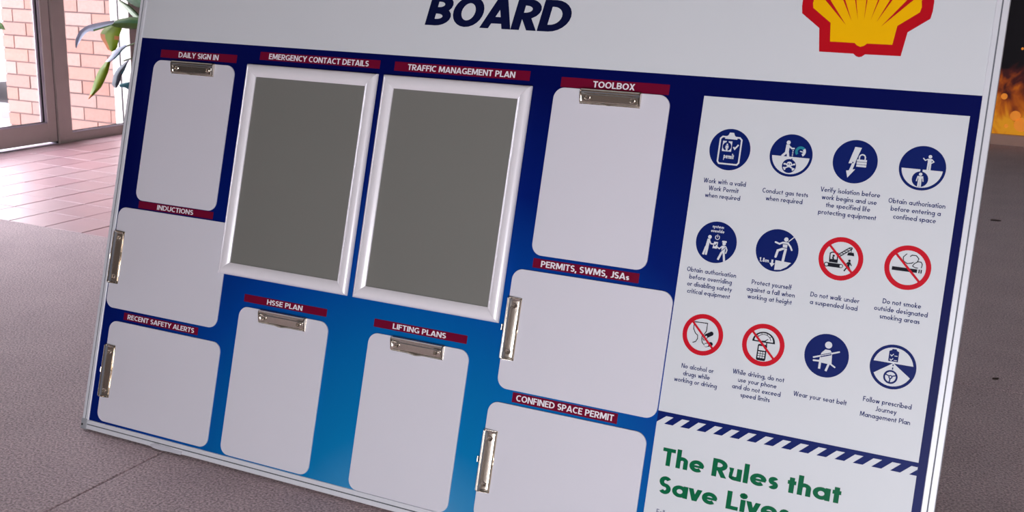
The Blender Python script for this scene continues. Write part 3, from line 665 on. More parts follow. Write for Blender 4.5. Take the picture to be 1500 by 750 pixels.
mb.build('pot', plant, True)
mb = MB(); mb.lathe([(.0, .29), (.155, .285)], M_soil, 20); mb.build('soil', plant)
leaf_obj('broad', M_leafg, plant, M_leafd, lambda t, j: j == 1 and t > .3, label='broad green leaf', org=PP)
leaf_obj('curled', M_leafs, plant, M_leafg, lambda t, j: j == 3 and t < .35, label='curled silvery tip', org=PP)
leaf_obj('yellowing', M_leafy, plant, M_leafb, lambda t, j: (j == 0 and t > .25) or (j == 3 and .3 < t < .5) or t > .88, label='yellowing leaf with browned edge', org=PP)
leaf_obj('pale', M_leafp, plant, M_leafg, lambda t, j: j == 0, label='pale upper leaf', org=PP)
leaf_obj('dark', M_leafd, plant, label='dark green leaf', org=PP)
leaf_obj('blue_grey', M_leafs, plant, M_leaft, lambda t, j: j == 3 and t < .7, label='twisted blue-grey leaf', org=PP)
leaf_obj('hanging', M_leafy, plant, M_leafb, lambda t, j: t > .86, label='hanging yellow-green leaf', org=PP)
leaf_obj('grey', M_leafgrey, plant, M_leaft, lambda t, j: j == 3 and t < .5, label='drooping grey leaf', org=PP)
leaf_obj('teal', M_leaft, plant, label='blue-green leaf', org=PP)
def stalk(pts, r=.006):
    mb = MB(); P = [Vector(p) - PP for p in pts]
    Q = []
    for i in range(len(P) - 1):
        for k in range(4): Q.append(P[i].lerp(P[i + 1], k / 4))
    Q.append(P[-1]); mb.tube(Q, r, M_stem, 7); return mb.build('stalk', plant, True)
stalk([(-1.72, 2.42, .27), (-1.74, 2.44, .62), (-1.80, 2.45, .80), (-1.92, 2.45, .757)])
stalk([(-1.70, 2.43, .27), (-1.68, 2.46, .6), (-1.86, 2.47, .70), (-2.13, 2.45, .640), (-2.199, 2.45, .622), (-2.25, 2.435, .60)], .0035)
stalk([(-1.75, 2.44, .27), (-1.86, 2.48, .5), (-2.05, 2.5, .58), (-2.22, 2.485, .555), (-2.27, 2.465, .538)], .0035)
stalk([(-1.73, 2.40, .27), (-1.78, 2.44, .42), (-1.95, 2.49, .46), (-2.16, 2.5, .40)], .005)
stalk([(-1.70, 2.42, .27), (-1.80, 2.50, .60), (-2.0, 2.52, .80), (-2.1, 2.53, .84)], .006)
stalk([(-1.69, 2.40, .27), (-1.77, 2.42, .60), (-1.98, 2.44, .74), (-2.06, 2.44, .735)], .006)
# brown curled scraps at the leaf tip
mb = MB(); mb.tube([(-2.60, 2.43, .335), (-2.592, 2.432, .32), (-2.575, 2.43, .324)], .006, M_leafb, 6)
for v in range(len(mb.v)): mb.v[v] = tuple(Vector(mb.v[v]) - PP)
P2 = Vector((-3.66, 2.50, OZ))
pl2 = empty('garden_plant', Matrix.Translation(P2))
tag(pl2, 'green leaf tip of a plant outside, at the left edge over the bricks', 'plant')
leaf_obj('outer', M_leafg, pl2, org=P2)
mb = MB(); mb.lathe([(.0, 0), (.10, 0), (.13, .24), (.12, .24), (.0, .22)], M_pot, 24); mb.build('pot', pl2, True)
mb = MB(); Q = [Vector(p) - P2 for p in [(-3.66, 2.5, .07), (-3.66, 2.52, .4), (-3.55, 2.58, .62), (-3.42, 2.6, .69), (-3.345, 2.6, .676)]]; mb.tube(Q, .005, M_stem, 7); mb.build('stalk', pl2, True)
# litter
for x, y, r, n in ((1.687, 3.688, .2, 'dark scrap of dry leaf on the carpet, nearer the wall'), (1.83, 1.45, .6, 'small dark scrap of litter on the carpet, nearer the board')):
    mb = MB(); s_ = .022 if y > 3 else .010
    P = [(-s_, 0), (-s_ * .4, s_ * .35), (s_ * .3, s_ * .3), (s_, s_ * .1), (s_ * .4, -s_ * .3), (-s_ * .5, -s_ * .25)]
    mb.prism(P, 0, .004, M_litter); o = mb.build('litter_scrap'); o.location = (x, y, FZ); o.rotation_euler = (0, 0, r)
    tag(o, n, 'litter')

# ------------------------------------------------------------ the board
TILT = math.radians(15.105)
BM = Matrix.Translation((0, 0, 0)) @ Matrix.Rotation(PI / 2 - TILT, 4, 'X')
board = empty('safety_board', BM)
tag(board, 'large leaning blue and white site safety board in an aluminium frame', 'notice board')
BWD, BHT = 1.8016, 1.20
def part(mb, name, parent=board, label=None, smooth=False, kind=None):
    o = mb.build(name, parent, smooth)
    if label: o['label'] = label
    if kind: o['kind'] = kind
    return o
mb = MB(); mb.box((.006, .006, -.015), (BWD - .006, BHT - .006, -.0004), M_back); part(mb, 'backing_panel')
mb = MB(); mb.flat([(.012, .012), (BWD - .012, .012), (BWD - .012, .8916), (.012, .8916)], 0, M_blue); part(mb, 'blue_sheet')
mb = MB(); mb.flat([(.012, .8916), (BWD - .012, .8916), (BWD - .012, BHT - .012), (.012, BHT - .012)], 0, M_white); part(mb, 'white_header')
# frame rails (profile across, extruded along)
def rail(L, w, name):
    prof = [(0, -.018), (0, .0015), (.001, .0025), (w * .46, .0025), (w * .48, .0008), (w * .55, .0008), (w * .57, .0025), (w - .0012, .0025), (w - .0004, .0018), (w, .0002), (w, -.018)]
    mb = MB(); n = len(prof)
    vs = [(0, a, b) for a, b in prof] + [(L, a, b) for a, b in prof]
    mb.add(vs, [(i, (i + 1) % n, n + (i + 1) % n, n + i) for i in range(n)] + [list(range(n)), list(range(n, 2 * n))[::-1]], M_alu)
    for f, k in zip(mb.f, range(len(mb.f))):
        if k in (3, 4, 5): mb.mi[k] = mb.slot(M_groove)
    return mb
def put_rail(L, w, M):
    mb = rail(L, w, ''); mb.v = [tuple(M @ Vector(v)) for v in mb.v]
    return part(mb, 'frame_rail')
put_rail(BWD - .0, .0212, Matrix.Identity(4))
put_rail(BWD, .0182, Matrix.Translation((BWD, BHT, 0)) @ Matrix.Rotation(PI, 4, 'Z'))
put_rail(BHT - .0212 - .0182, .0182, Matrix.Translation((0, BHT - .0182, 0)) @ Matrix.Rotation(-PI / 2, 4, 'Z'))
put_rail(BHT - .0212 - .0182, .0202, Matrix.Translation((BWD, .0212, 0)) @ Matrix.Rotation(PI / 2, 4, 'Z'))
for cx, cy in ((-.0012, -.0012), (BWD - .0158, -.0012), (-.0012, BHT - .0225), (BWD - .0158, BHT - .0225)):
    mb = MB(); mb.box((cx, cy, -.019), (cx + .017, cy + .0237, .0042), M_cap, .0012)
    o = part(mb, 'corner_cap')
    mb = MB(); mb.prism(arc(cx + .0045, cy + .010, .0026, .0026, 0, 360, 12)[:-1], .0042, .0046, M_dark); part(mb, 'screw', o)
# tape on the lower edge
mb = MB(); P = [(0, .004), (.012, .0095), (.03, .0075), (.052, .0085), (.07, .006), (.09, .0062), (.088, -.0012), (.06, -.001), (.036, -.0025), (.012, -.002), (.004, .0005)]
mb.prism([(x + .205, y) for x, y in P], .0026, .0040, M_tape); part(mb, 'tape', label='crumpled clear tape on the lower edge')
# rear struts that hold the board at its lean
for x in (.35, 1.40):
    mb = MB(); hgt = 1.0
    a = Vector((x, hgt, -.016)); wtop = BM @ a; foot = Vector((wtop.x, wtop.y + .34, FZ + .0))
    q = BM.inverted() @ foot
    mb.tube([a, q], .011, M_alu, 10); part(mb, 'rear_strut')
    mb = MB(); mb.tube([q, q + (BM.inverted().to_3x3() @ Vector((0, 0, .02)))], .016, M_cap, 10); part(mb, 'rubber_foot')

Z1, Z2, Z3 = .0003, .0006, .0009
# title
mb = MB(); write(mb, 'BOARD', .7435, .9555, .0600, .215, M_titleink, Z1, width=.306, gap=.03, shear=.17); part(mb, 'title_lettering')
# name strips
STR = [('DAILY SIGN IN', .0790, .2920, .8508, .8682, .1305, .2425), ('EMERGENCY CONTACT DETAILS', .3527, .6536, .8619, .8790, .3765, .6270),
       ('TRAFFIC MANAGEMENT PLAN', .6880, .9881, .8606, .8790, .7190, .9570), ('TOOLBOX', 1.0530, 1.2643, .8540, .8727, 1.1175, 1.1990),
       ('INDUCTIONS', .0756, .2873, .5112, .5270, .1300, .2325), ('RECENT SAFETY ALERTS', .0777, .2901, .2592, .2755, .0895, .2800),
       ('HSSE PLAN', .4001, .6109, .3500, .3660, .4600, .5505), ('LIFTING PLANS', .7249, .9355, .3490, .3652, .7690, .8895),
       ('PERMITS, SWMS, JSAs', 1.0490, 1.2587, .5135, .5312, 1.0655, 1.2405), ('CONFINED SPACE PERMIT', 1.0462, 1.2565, .2582, .2770, 1.0545, 1.2495)]
for s, u0, u1, v0, v1, t0_, t1_ in STR:
    mb = MB(); mb.box((u0, v0, 0), (u1, v1, Z1), M_maroon); st = part(mb, 'name_strip')
    cap = .0118 if v1 - v0 > .0165 else .0106
    mb = MB(); write(mb, s, t0_, (v0 + v1) / 2 - cap / 2, cap, .175, M_stripink, Z2, width=t1_ - t0_, gap=.06, space=.24); part(mb, 'lettering', st)

# emblem: scallop shell, red outline and yellow fan (top runs on above the picture)
EC = 1.5825
def mir(pts): return pts + [(2 * EC - x, y) for x, y in pts[::-1]]
out = [(EC, .9415), (1.5778, .9428), (1.5730, .9468), (1.5163, .9471), (1.5110, .9869), (1.4788, 1.0106), (1.4768, 1.0231)]
out += [(EC - .1063 * math.cos(a), 1.028 + .102 * math.sin(a)) for a in [math.radians(k) for k in range(6, 90, 6)]]
lo = out + [(2 * EC - x, y) for x, y in out[:0:-1]]
mb = MB(); mb.flat(lo[::-1], Z1, M_emblemred); em = part(mb, 'emblem')
inn = [(EC, .9588), (1.5768, .9608), (1.5724, .9648), (1.5320, .9650), (1.5285, .9965), (1.4963, 1.0205), (1.4946, 1.0290)]
lobes = 8
for k in range(4):          # scalloped crown, one lobe per rib field
    a0 = math.radians(8 + k * 20.5); a1 = math.radians(8 + (k + 1) * 20.5)
    for q in range(5):
        a = a0 + (a1 - a0) * q / 5; rr = .083 + .006 * math.sin(PI * q / 5)
        inn.append((EC - (rr + .004) * math.cos(a), 1.028 + (rr - .002) * math.sin(a)))
li = inn + [(2 * EC - x, y) for x, y in inn[:0:-1]]
mb = MB(); mb.flat(li[::-1], Z2, M_yellow); part(mb, 'scallop', em)
mb = MB()
for tipx, tipy, ang, wd in ((1.5541, .9941, 131, .0052), (1.5627, 1.0005, 116, .0040), (1.5724, 1.0034, 104, .0030), (1.5822, 1.0022, 90, .0026)):
    for sgn in ((1, -1) if tipx < 1.58 else (1,)):
        dx, dy = math.cos(math.radians(ang)), math.sin(math.radians(ang)); Lr = .086 if ang > 125 else .100
        a = (tipx, tipy); b = (tipx + dx * Lr - dy * wd, tipy + dy * Lr + dx * wd); c = (tipx + dx * Lr + dy * wd, tipy + dy * Lr - dx * wd)
        pts = [a, c, b]
        if sgn < 0: pts = [(2 * EC - x, y) for x, y in pts][::-1]
        mb.flat(pts, Z3, M_emblemred)
part(mb, 'rib_lines', em)

# rules panel
mb = MB(); mb.flat([(1.3294, .034), (1.7676, .034), (1.7676, .8577), (1.3294, .8577)], Z1, M_white); rules = part(mb, 'rules_panel')
mb = MB(); mb.flat([(1.3294, .2902), (1.7676, .2902), (1.7676, .2974), (1.3294, .2974)], Z2, M_navyink)
for k in range(-1, 15):
    u = 1.3431 + k * .0295; bt, tp = .2762, .2903
    P = [(u, bt), (u + .0158, bt), (u + .0158 + .0155, tp), (u + .0155, tp)]
    P = [(min(max(x, 1.3294), 1.7676), y) for x, y in P]
    if k == -1: P = [(1.3294, .2775), (1.3455, .2903), (1.3294, .2903)]
    if k == 14: P = [(u, bt), (1.7676, bt), (1.7676, tp - .004)]
    mb.flat(P, Z2, M_navyink)
part(mb, 'hazard_stripe', rules)
mb = MB()
write(mb, 'The', 1.3487, .2045, .0310, .205, M_green, Z2, width=.0765, gap=.07)
write(mb, 'Rules', 1.4390, .2048, .0310, .205, M_green, Z2, width=.1150, gap=.07)
write(mb, 'that', 1.5690, .2052, .0310, .205, M_green, Z2, width=.0880, gap=.07)
part(mb, 'heading_lettering', rules)
mb = MB()
write(mb, 'Save', 1.3500, .1550, .0310, .205, M_green, Z2, width=.1060, gap=.06)
write(mb, 'Lives', 1.4715, .1552, .0310, .205, M_green, Z2, width=.1080, gap=.07)
part(mb, 'heading_lettering', rules)
mb = MB()
write(mb, 'Follow', 1.3525, .1180, .0088, .12, M_navyink, Z2)
part(mb, 'caption', rules)
CU, CDU, CV, CDV, CR = 1.3887, .10631, .7677, .16279, .0362
CAP = [['Work with a valid', 'Work Permit', 'when required'], ['Conduct gas tests', 'when required'],
       ['Verify isolation before', 'work begins and use', 'the specified life', 'protecting equipment'],
       ['Obtain authorisation', 'before entering a', 'confined space'],
       ['Obtain authorisation', 'before overriding', 'or disabling safety', 'critical equipment'],
       ['Protect yourself', 'against a fall when', 'working at height'], ['Do not walk under', 'a suspended load'],
       ['Do not smoke', 'outside designated', 'smoking areas'], ['No alcohol or', 'drugs while', 'working or driving'],
       ['While driving, do not', 'use your phone', 'and do not exceed', 'speed limits'], ['Wear your seat belt'],
       ['Follow prescribed', 'Journey', 'Management Plan']]
CMID = [.6968, .5325, .3696]
for k, lines in enumerate(CAP):
    cu = CU + (k % 4) * CDU - .0006; cm = CMID[k // 4]; n = len(lines)
    mb = MB()
    for i, s in enumerate(lines):
        v = cm + (n - 1) / 2 * .01252 - i * .01252
        write(mb, s, cu, v - .0029, .0081, .150, M_navyink, Z2, center=True, gap=.085, space=.29)
    part(mb, 'caption', rules)


# ---- pictograms: ink shapes in disc radii
class Ink:
    def __init__(s, cu, cv, r): s.cu, s.cv, s.r = cu, cv, r; s.mb = MB(); s.z = Z3
    def P(s, pts): return [(s.cu + x * s.r, s.cv + y * s.r) for x, y in pts]
    def up(s): s.z += 3e-5
    def poly(s, pts, m): s.mb.flat(s.P(pts), s.z, m); s.up()
    def disc(s, x, y, r, m, ry=None): s.poly(arc(x, y, r, ry or r, 0, 360, 24)[:-1], m)
    def line(s, pts, w, m):
        for q in ribbon_quads(pts, w): s.mb.flat(s.P(q), s.z, m)
        s.up()
    def limb(s, pts, w, m):        # line with round ends and joints
        s.line(pts, w, m)
        for x, y in pts: s.disc(x, y, w / 2, m)
    def ring(s, x, y, r, w, m, a0=0, a1=360): s.line(arc(x, y, r, r, a0, a1, 28), w, m)
    def text(s, t, x, y, cap, w, m, wd): write(s.mb, t, s.cu + x * s.r, s.cv + y * s.r, cap * s.r, w, m, s.z, width=wd * s.r, center=True, gap=.1); s.up()
Wt, Nv, Bk, Rd = M_white, M_navyink, M_black, M_redsign
def man(I, x, y, h, m, arms=None, legs=None, hat=False):
    """small standing figure: feet at (x, y), height h"""
    I.disc(x, y + h * .88, h * .115, m)
    I.poly([(x - h * .14, y + h * .74), (x + h * .14, y + h * .74), (x + h * .10, y + h * .42), (x - h * .10, y + h * .42)], m)
    for a, b in (legs or ((-.06, -.07), (.06, .07))): I.line([(x + a * h, y + h * .46), (x + b * h, y)], h * .115, m)
    for P in (arms or (((-.15, .72), (-.19, .42)), ((.15, .72), (.19, .42)))): I.limb([(x + a * h, y + b * h) for a, b in P], h * .07, m)
def half(I, y=-.06, r=.88): I.poly([(r * math.cos(a), r * math.sin(a)) for a in [PI + math.asin(-y / r) + k * (PI - 2 * math.asin(-y / r)) / 24 for k in range(25)]], Wt)
def s_permit(I):
    I.line([(.0, .60), (-.42, .60), (-.52, .50), (-.52, -.60), (-.44, -.70), (.44, -.70), (.52, -.60), (.52, .50), (.42, .60), (.0, .60)], .075, Wt)
    I.poly([(-.30, .50), (.30, .50), (.30, .60), (.16, .68), (.10, .82), (-.10, .82), (-.16, .68), (-.30, .60)], Wt)
    I.poly([(-.38, -.10), (.08, -.10), (.08, .40), (-.38, .40)], Wt)
    I.disc(-.15, .14, .21, Nv); I.poly([(-.20, .3), (-.10, .3), (-.10, .41), (-.20, .41)], Nv); man(I, -.15, -.10, .38, Wt)
    I.line([(.17, .14), (.24, .05), (.40, .26)], .075, Wt)
    I.text('permit', 0, -.44, .24, .24, Wt, .50)
def s_gas(I):
    half(I)
    I.disc(-.19, .60, .095, Wt)
    I.poly([(-.28, .50), (-.12, .50), (-.12, .10), (-.30, .10)], Wt)
    I.line([(-.15, .44), (.0, .33), (.13, .34)], .07, Wt)
    I.line([(-.22, .14), (-.42, -.07)], .11, Wt); I.line([(-.17, .14), (-.12, -.07)], .11, Wt)
    for k in range(6): I.line([(.08, .26 - .1 * k), (.06, .20 - .1 * k)], .05, Wt if k < 4 else Nv)
    I.ring(.42, .22, .19, .12, M_teal, 225, 20); I.ring(.42, .22, .19, .12, Wt, -60, 40)
    I.line([(.40, .24), (.56, .20)], .05, Wt)
    I.disc(-.02, -.50, .33, Nv)
    for a, b in (((-.22, -.62), (.20, -.40)), ((-.22, -.40), (.20, -.62))): I.limb([a, b], .06, Wt)
    for x, y in ((-.24, -.60), (.22, -.40), (-.24, -.42), (.22, -.62), (-.20, -.66), (.18, -.66)): I.disc(x, y, .045, Wt)
    I.disc(-.01, -.42, .13, Wt); I.poly([(-.07, -.56), (.05, -.56), (.05, -.46), (-.07, -.46)], Wt)
    I.disc(-.06, -.41, .032, Nv); I.disc(.04, -.41, .032, Nv)
def s_bolt(I):
    I.poly([(-.08, .68), (.22, .66), (.04, .06), (.02, -.04), (-.06, -.36), (.06, -.34), (-.24, -.76), (-.34, -.44), (-.22, -.42), (-.12, -.08), (-.28, -.10)], Wt)
    I.poly([(-.13, -.02), (-.04, -.02), (-.10, -.10)], Nv)
    I.ring(.30, .22, .13, .06, Wt, 0, 180); I.line([(.17, .10), (.17, .24)], .06, Wt); I.line([(.43, .10), (.43, .24)], .06, Wt)
    for k in range(3): I.poly([(.08, .02 - .12 * k), (.52, .02 - .12 * k), (.52, .12 - .12 * k), (.08, .12 - .12 * k)], Wt)
def s_confined(I):
    half(I)
    I.poly([(-.07, -.30), (.03, -.30), (.03, .0), (-.07, .0)], Nv)
    I.disc(-.03, -.50, .35, Nv)
    man(I, .27, -.06, .68, Wt, arms=(((-.13, .70), (-.28, .62), (-.40, .74)), ((.13, .70), (.26, .56), (.12, .46))))
    man(I, -.03, -.84, .64, Wt, arms=(((-.16, .72), (-.22, .40)), ((.16, .72), (.22, .40))))
def s_override(I):
    I.text('system', .0, .68, .15, .22, Wt, .56); I.text('override', .0, .47, .15, .22, Wt, .66)
    I.ring(.03, .24, .10, .035, Wt, 120, 420); I.line([(.03, .24), (.03, .38)], .035, Wt)
    I.disc(-.34, .22, .09, Wt); I.poly([(-.44, .12), (-.30, .12), (-.34, -.30), (-.50, -.30)], Wt)
    I.line([(-.46, -.26), (-.56, -.66)], .10, Wt); I.line([(-.38, -.26), (-.42, -.66)], .10, Wt); I.limb([(-.34, .06), (-.24, -.10), (-.10, -.10)], .06, Wt)
    I.poly([(-.14, -.30), (.08, -.30), (.10, .02), (-.10, .02)], Wt); I.line([(-.08, -.12), (-.04, -.18), (.05, -.06)], .045, Nv)
    I.disc(.40, -.02, .085, Wt); I.poly([(.28, .04), (.52, .04), (.50, .12), (.30, .12)], Wt)
    I.poly([(.30, -.12), (.50, -.12), (.48, -.48), (.32, -.48)], Wt); I.limb([(.32, -.16), (.20, -.28), (.10, -.22)], .06, Wt); I.limb([(.50, -.16), (.58, -.30), (.54, -.46)], .06, Wt)
    I.line([(.34, -.44), (.20, -.82)], .10, Wt); I.line([(.44, -.44), (.52, -.86)], .10, Wt); I.line([(.32, -.38), (.50, -.18)], .03, Nv)
def s_height(I):
    I.line([(.47, .47), (.72, .92 - .2)], .04, Wt)
    I.disc(.36, .56, .10, Wt); I.poly([(.22, .44), (.46, .44), (.44, .10), (.26, .10)], Wt)
    I.limb([(.22, .40), (.08, .32), (-.12, .38)], .08, Wt); I.limb([(.46, .40), (.60, .24), (.68, .10)], .08, Wt)
    I.line([(.40, .12), (.36, -.22), (.34, -.50)], .12, Wt); I.limb([(.28, .12), (.04, .0), (-.02, -.30)], .11, Wt)
    I.line([(.24, .34), (.46, .34)], .03, Nv); I.line([(.24, .16), (.44, .16)], .03, Nv)
    I.poly([(.0, -.46), (.74, -.50), (.55, -.72), (.30, -.88), (.0, -.92)], Wt)
    I.text('1.8m', -.52, -.62, .20, .20, Wt, .44)
    I.line([(-.14, -.46), (-.14, -.66)], .09, Wt); I.poly([(-.27, -.62), (-.01, -.62), (-.14, -.80)], Wt)
def slash(I): I.line([(-.60, .60), (.60, -.60)], .10, Rd)
def s_crane(I):
    I.line([(-.48, -.18), (-.50, .20), (-.40, .26), (-.16, .24), (-.14, -.18), (-.48, -.18)], .05, Bk)
    I.poly([(-.46, -.2), (-.16, -.2), (-.16, -.06), (-.46, -.06)], Bk); I.disc(-.33, .10, .05, Bk); I.line([(-.36, .05), (-.32, -.08)], .07, Bk)
    I.poly([(-.62, -.42), (.06, -.42), (.06, -.24), (-.62, -.24)], Bk); I.ring(-.60, -.33, .09, .04, Bk); I.disc(-.60, -.33, .07, Wt); I.disc(.06, -.33, .09, Bk); I.disc(.06, -.33, .06, Wt)
    I.line([(-.14, .18), (.34, .56)], .04, Bk); I.line([(-.06, .10), (.44, .50), (.44, .56), (.34, .56)], .04, Bk)
    for k in range(5): I.line([(-.10 + .1 * k, .20 + .08 * k), (.02 + .1 * k, .17 + .08 * k)], .03, Bk)
    I.line([(.42, .52), (.42, .34)], .03, Bk); I.poly([(.26, .20), (.58, .20), (.54, .34), (.30, .34)], Bk)
    I.disc(.40, -.04, .055, Bk); I.poly([(.32, -.10), (.46, -.10), (.42, -.32), (.34, -.32)], Bk)
    I.line([(.36, -.30), (.22, -.54)], .06, Bk); I.line([(.40, -.30), (.52, -.54)], .06, Bk); I.line([(.34, -.14), (.24, -.26)], .05, Bk); I.line([(.44, -.14), (.52, -.26)], .05, Bk)
    slash(I)
def s_smoke(I):
    I.poly([(-.66, -.18), (.42, -.18), (.42, -.02), (-.66, -.02)], Bk)
    for k in (0, 1): I.poly([(.48 + .09 * k, -.18), (.53 + .09 * k, -.18), (.53 + .09 * k, -.02), (.48 + .09 * k, -.02)], Bk)
    I.line([(-.10, .62), (-.24, .46), (-.22, .28), (-.04, .18), (.14, .22), (.22, .28)], .035, Bk)
    I.line([(.04, .50), (.12, .58), (.30, .58), (.42, .46), (.38, .30), (.26, .22), (.20, .10), (.32, .04), (.44, .04)], .035, Bk)
    I.line([(.36, .32), (.54, .32), (.60, .22), (.58, .06)], .035, Bk); slash(I)
def s_alcohol(I):
    I.line([(-.50, .56), (.16, .58), (.16, .20), (.06, .02), (-.02, -.06), (-.02, -.22), (.04, -.38), (.14, -.46)], .04, Bk)
    I.line([(-.50, .56), (-.48, .22), (-.36, .02), (-.24, -.06), (-.22, -.22), (-.30, -.38), (-.44, -.44)], .04, Bk)
    I.limb([(.20, -.02), (.42, .12)], .20, Bk); I.limb([(.10, -.18), (.2, -.06)], .16, Bk); I.limb([(.11, -.17), (.19, -.07)], .10, Wt)
    I.limb([(.24, -.46), (.46, -.38)], .20, Bk); I.limb([(.22, -.47), (.28, -.45)], .14, Wt); slash(I)
def s_phone(I):
    I.poly([(.54 * math.cos(a), .12 + .50 * math.sin(a)) for a in [k * PI / 16 for k in range(17)]], Bk)
    I.poly([(.44 * math.cos(a), .18 + .38 * math.sin(a)) for a in [k * PI / 16 for k in range(17)]], Wt)
    I.ring(.0, .16, .34, .03, Bk, 15, 165)
    for a in (40, 70, 110, 140): I.line([(.34 * math.cos(math.radians(a)), .16 + .34 * math.sin(math.radians(a))), (.42 * math.cos(math.radians(a)), .16 + .42 * math.sin(math.radians(a)))], .03, Bk)
    I.poly([(-.16, .12), (.16, .12), (.10, .20), (-.06, .20)], Bk); I.line([(.0, .16), (.20, .30)], .04, Bk)
    I.line([(.16, -.0), (.16, .14)], .05, Bk)
    I.poly([(x, y) for x, y in rrect(-.24, -.74, .20, .02, .07, 3)], Bk)
    I.poly([(-.18, -.26), (.14, -.26), (.14, -.06), (-.18, -.06)], Wt)
    for r_ in range(3):
        for c_ in range(3): I.poly([(-.18 + .115 * c_, -.40 - .11 * r_), (-.09 + .115 * c_, -.40 - .11 * r_), (-.09 + .115 * c_, -.32 - .11 * r_), (-.18 + .115 * c_, -.32 - .11 * r_)], Wt)
    slash(I)
def s_belt(I):
    I.disc(.03, .50, .16, Wt)
    I.poly([(-.08, .28), (.14, .28), (.24, .14), (.28, -.38), (-.30, -.34), (-.28, -.08), (-.24, .10)], Wt)
    I.limb([(-.56, -.16), (.54, .26)], .07, Wt); I.line([(-.26, -.09), (.22, .09)], .05, Nv); I.line([(-.26, -.01), (.20, .165)], .03, Nv)
    I.limb([(-.54, -.30), (-.24, -.28)], .08, Wt)
    I.line([(-.24, -.30), (-.24, -.64)], .10, Wt); I.line([(.16, -.34), (.06, -.70)], .10, Wt); I.limb([(.26, -.36), (.44, -.46)], .07, Wt)
def s_journey(I):
    I.poly(arc(0, 0, .87, .87, 12, 168, 16), Wt)
    I.poly([(-.02, .16)] + arc(0, 0, .87, .87, 206, 334, 16) + [(.02, .16)], Wt)
    I.poly([(-.86, .16), (.86, .16), (.84, .22), (-.84, .22)], Wt)
    I.poly([(-.24, .24), (.18, .24), (.18, .70), (.08, .74), (.06, .80), (-.12, .80), (-.14, .74), (-.24, .70)], Nv)
    for k in (0, 1): I.line([(-.18, .54 - .2 * k), (-.12, .48 - .2 * k), (-.04, .58 - .2 * k)], .035, Wt); I.line([(.0, .50 - .2 * k), (.13, .50 - .2 * k)], .03, Wt)
    for a, b in ((.12, .04), (-.02, -.12)): I.line([(0, a), (0, b)], .05, Nv)
    I.ring(-.04, -.46, .27, .08, Nv); I.disc(-.04, -.46, .09, Nv); I.line([(-.04, -.46), (-.06, -.72)], .06, Nv); I.line([(-.04, -.44), (-.28, -.36)], .05, Nv); I.line([(-.04, -.44), (.20, -.36)], .05, Nv); I.disc(-.04, -.46, .04, Wt)
SYM = [s_permit, s_gas, s_bolt, s_confined, s_override, s_height, s_crane, s_smoke, s_alcohol, s_phone, s_belt, s_journey]
for k, fn in enumerate(SYM):
    cu = CU + (k % 4) * CDU; cv = CV - (k // 4) * CDV; red = k in (6, 7, 8, 9)
    mb = MB()
    if red:
        for q in ribbon_quads(arc(0, 0, CR * .89, CR * .89, 0, 360, 48), CR * .22): mb.flat([(cu + x, cv + y) for x, y in q], Z2, Rd)
    else: mb.flat(arc(cu, cv, CR, CR, 0, 360, 56)[:-1], Z2, Nv)
    pg = part(mb, 'pictogram')
    I = Ink(cu, cv, CR); fn(I); part(I.mb, 'symbol', pg)

# ------------------------------------------------------------ snap frames (things mounted on the board)
def snap_frame(u0, u1, v0, v1, hz, label):
    F = empty('snap_frame', BM @ Matrix.Translation((u0, v0, hz)))
    tag(F, label, 'picture frame', 'snap frames on the board')
    W, H, w = u1 - u0, v1 - v0, .0262
    prof = [(0, 0), (0, .0035), (.0008, .0062), (.0035, .0086), (.0075, .0103), (.0125, .0108), (.0175, .0098), (.0215, .0078), (w - .0012, .0055), (w, .0045), (w, .0012)]
    n = len(prof)
    def mk(L, M):
        mb = MB(); e = .0002
        vs = [(a + e, a, b) for a, b in prof] + [(L - a - e, a, b) for a, b in prof]
        vs = [tuple(M @ Vector(v)) for v in vs]
        mb.add(vs, [(i, i + 1, n + i + 1, n + i) for i in range(n - 1)] + [(n - 1, 0, n, 2 * n - 1), list(range(n)), list(range(n, 2 * n))[::-1]], M_snap)
        mb.build('frame_rail', F, True)
    mk(W, Matrix.Identity(4))
    mk(H, Matrix.Translation((W, 0, 0)) @ Matrix.Rotation(PI / 2, 4, 'Z'))
    mk(W, Matrix.Translation((W, H, 0)) @ Matrix.Rotation(PI, 4, 'Z'))
    mk(H, Matrix.Translation((0, H, 0)) @ Matrix.Rotation(-PI / 2, 4, 'Z'))
    mb = MB(); mb.box((w - .004, w - .004, .0010), (W - w + .004, H - w + .004, .0022), M_insert); o = mb.build('cover_sheet', F)
    o['label'] = 'matt grey cover sheet'
snap_frame(.3285, .6562, .4003, .8503, .0034, 'silver snap frame with grey sheet under EMERGENCY CONTACT DETAILS')
snap_frame(.6708, .9987, .4000, .8503, .0034, 'silver snap frame with grey sheet under TRAFFIC MANAGEMENT PLAN')

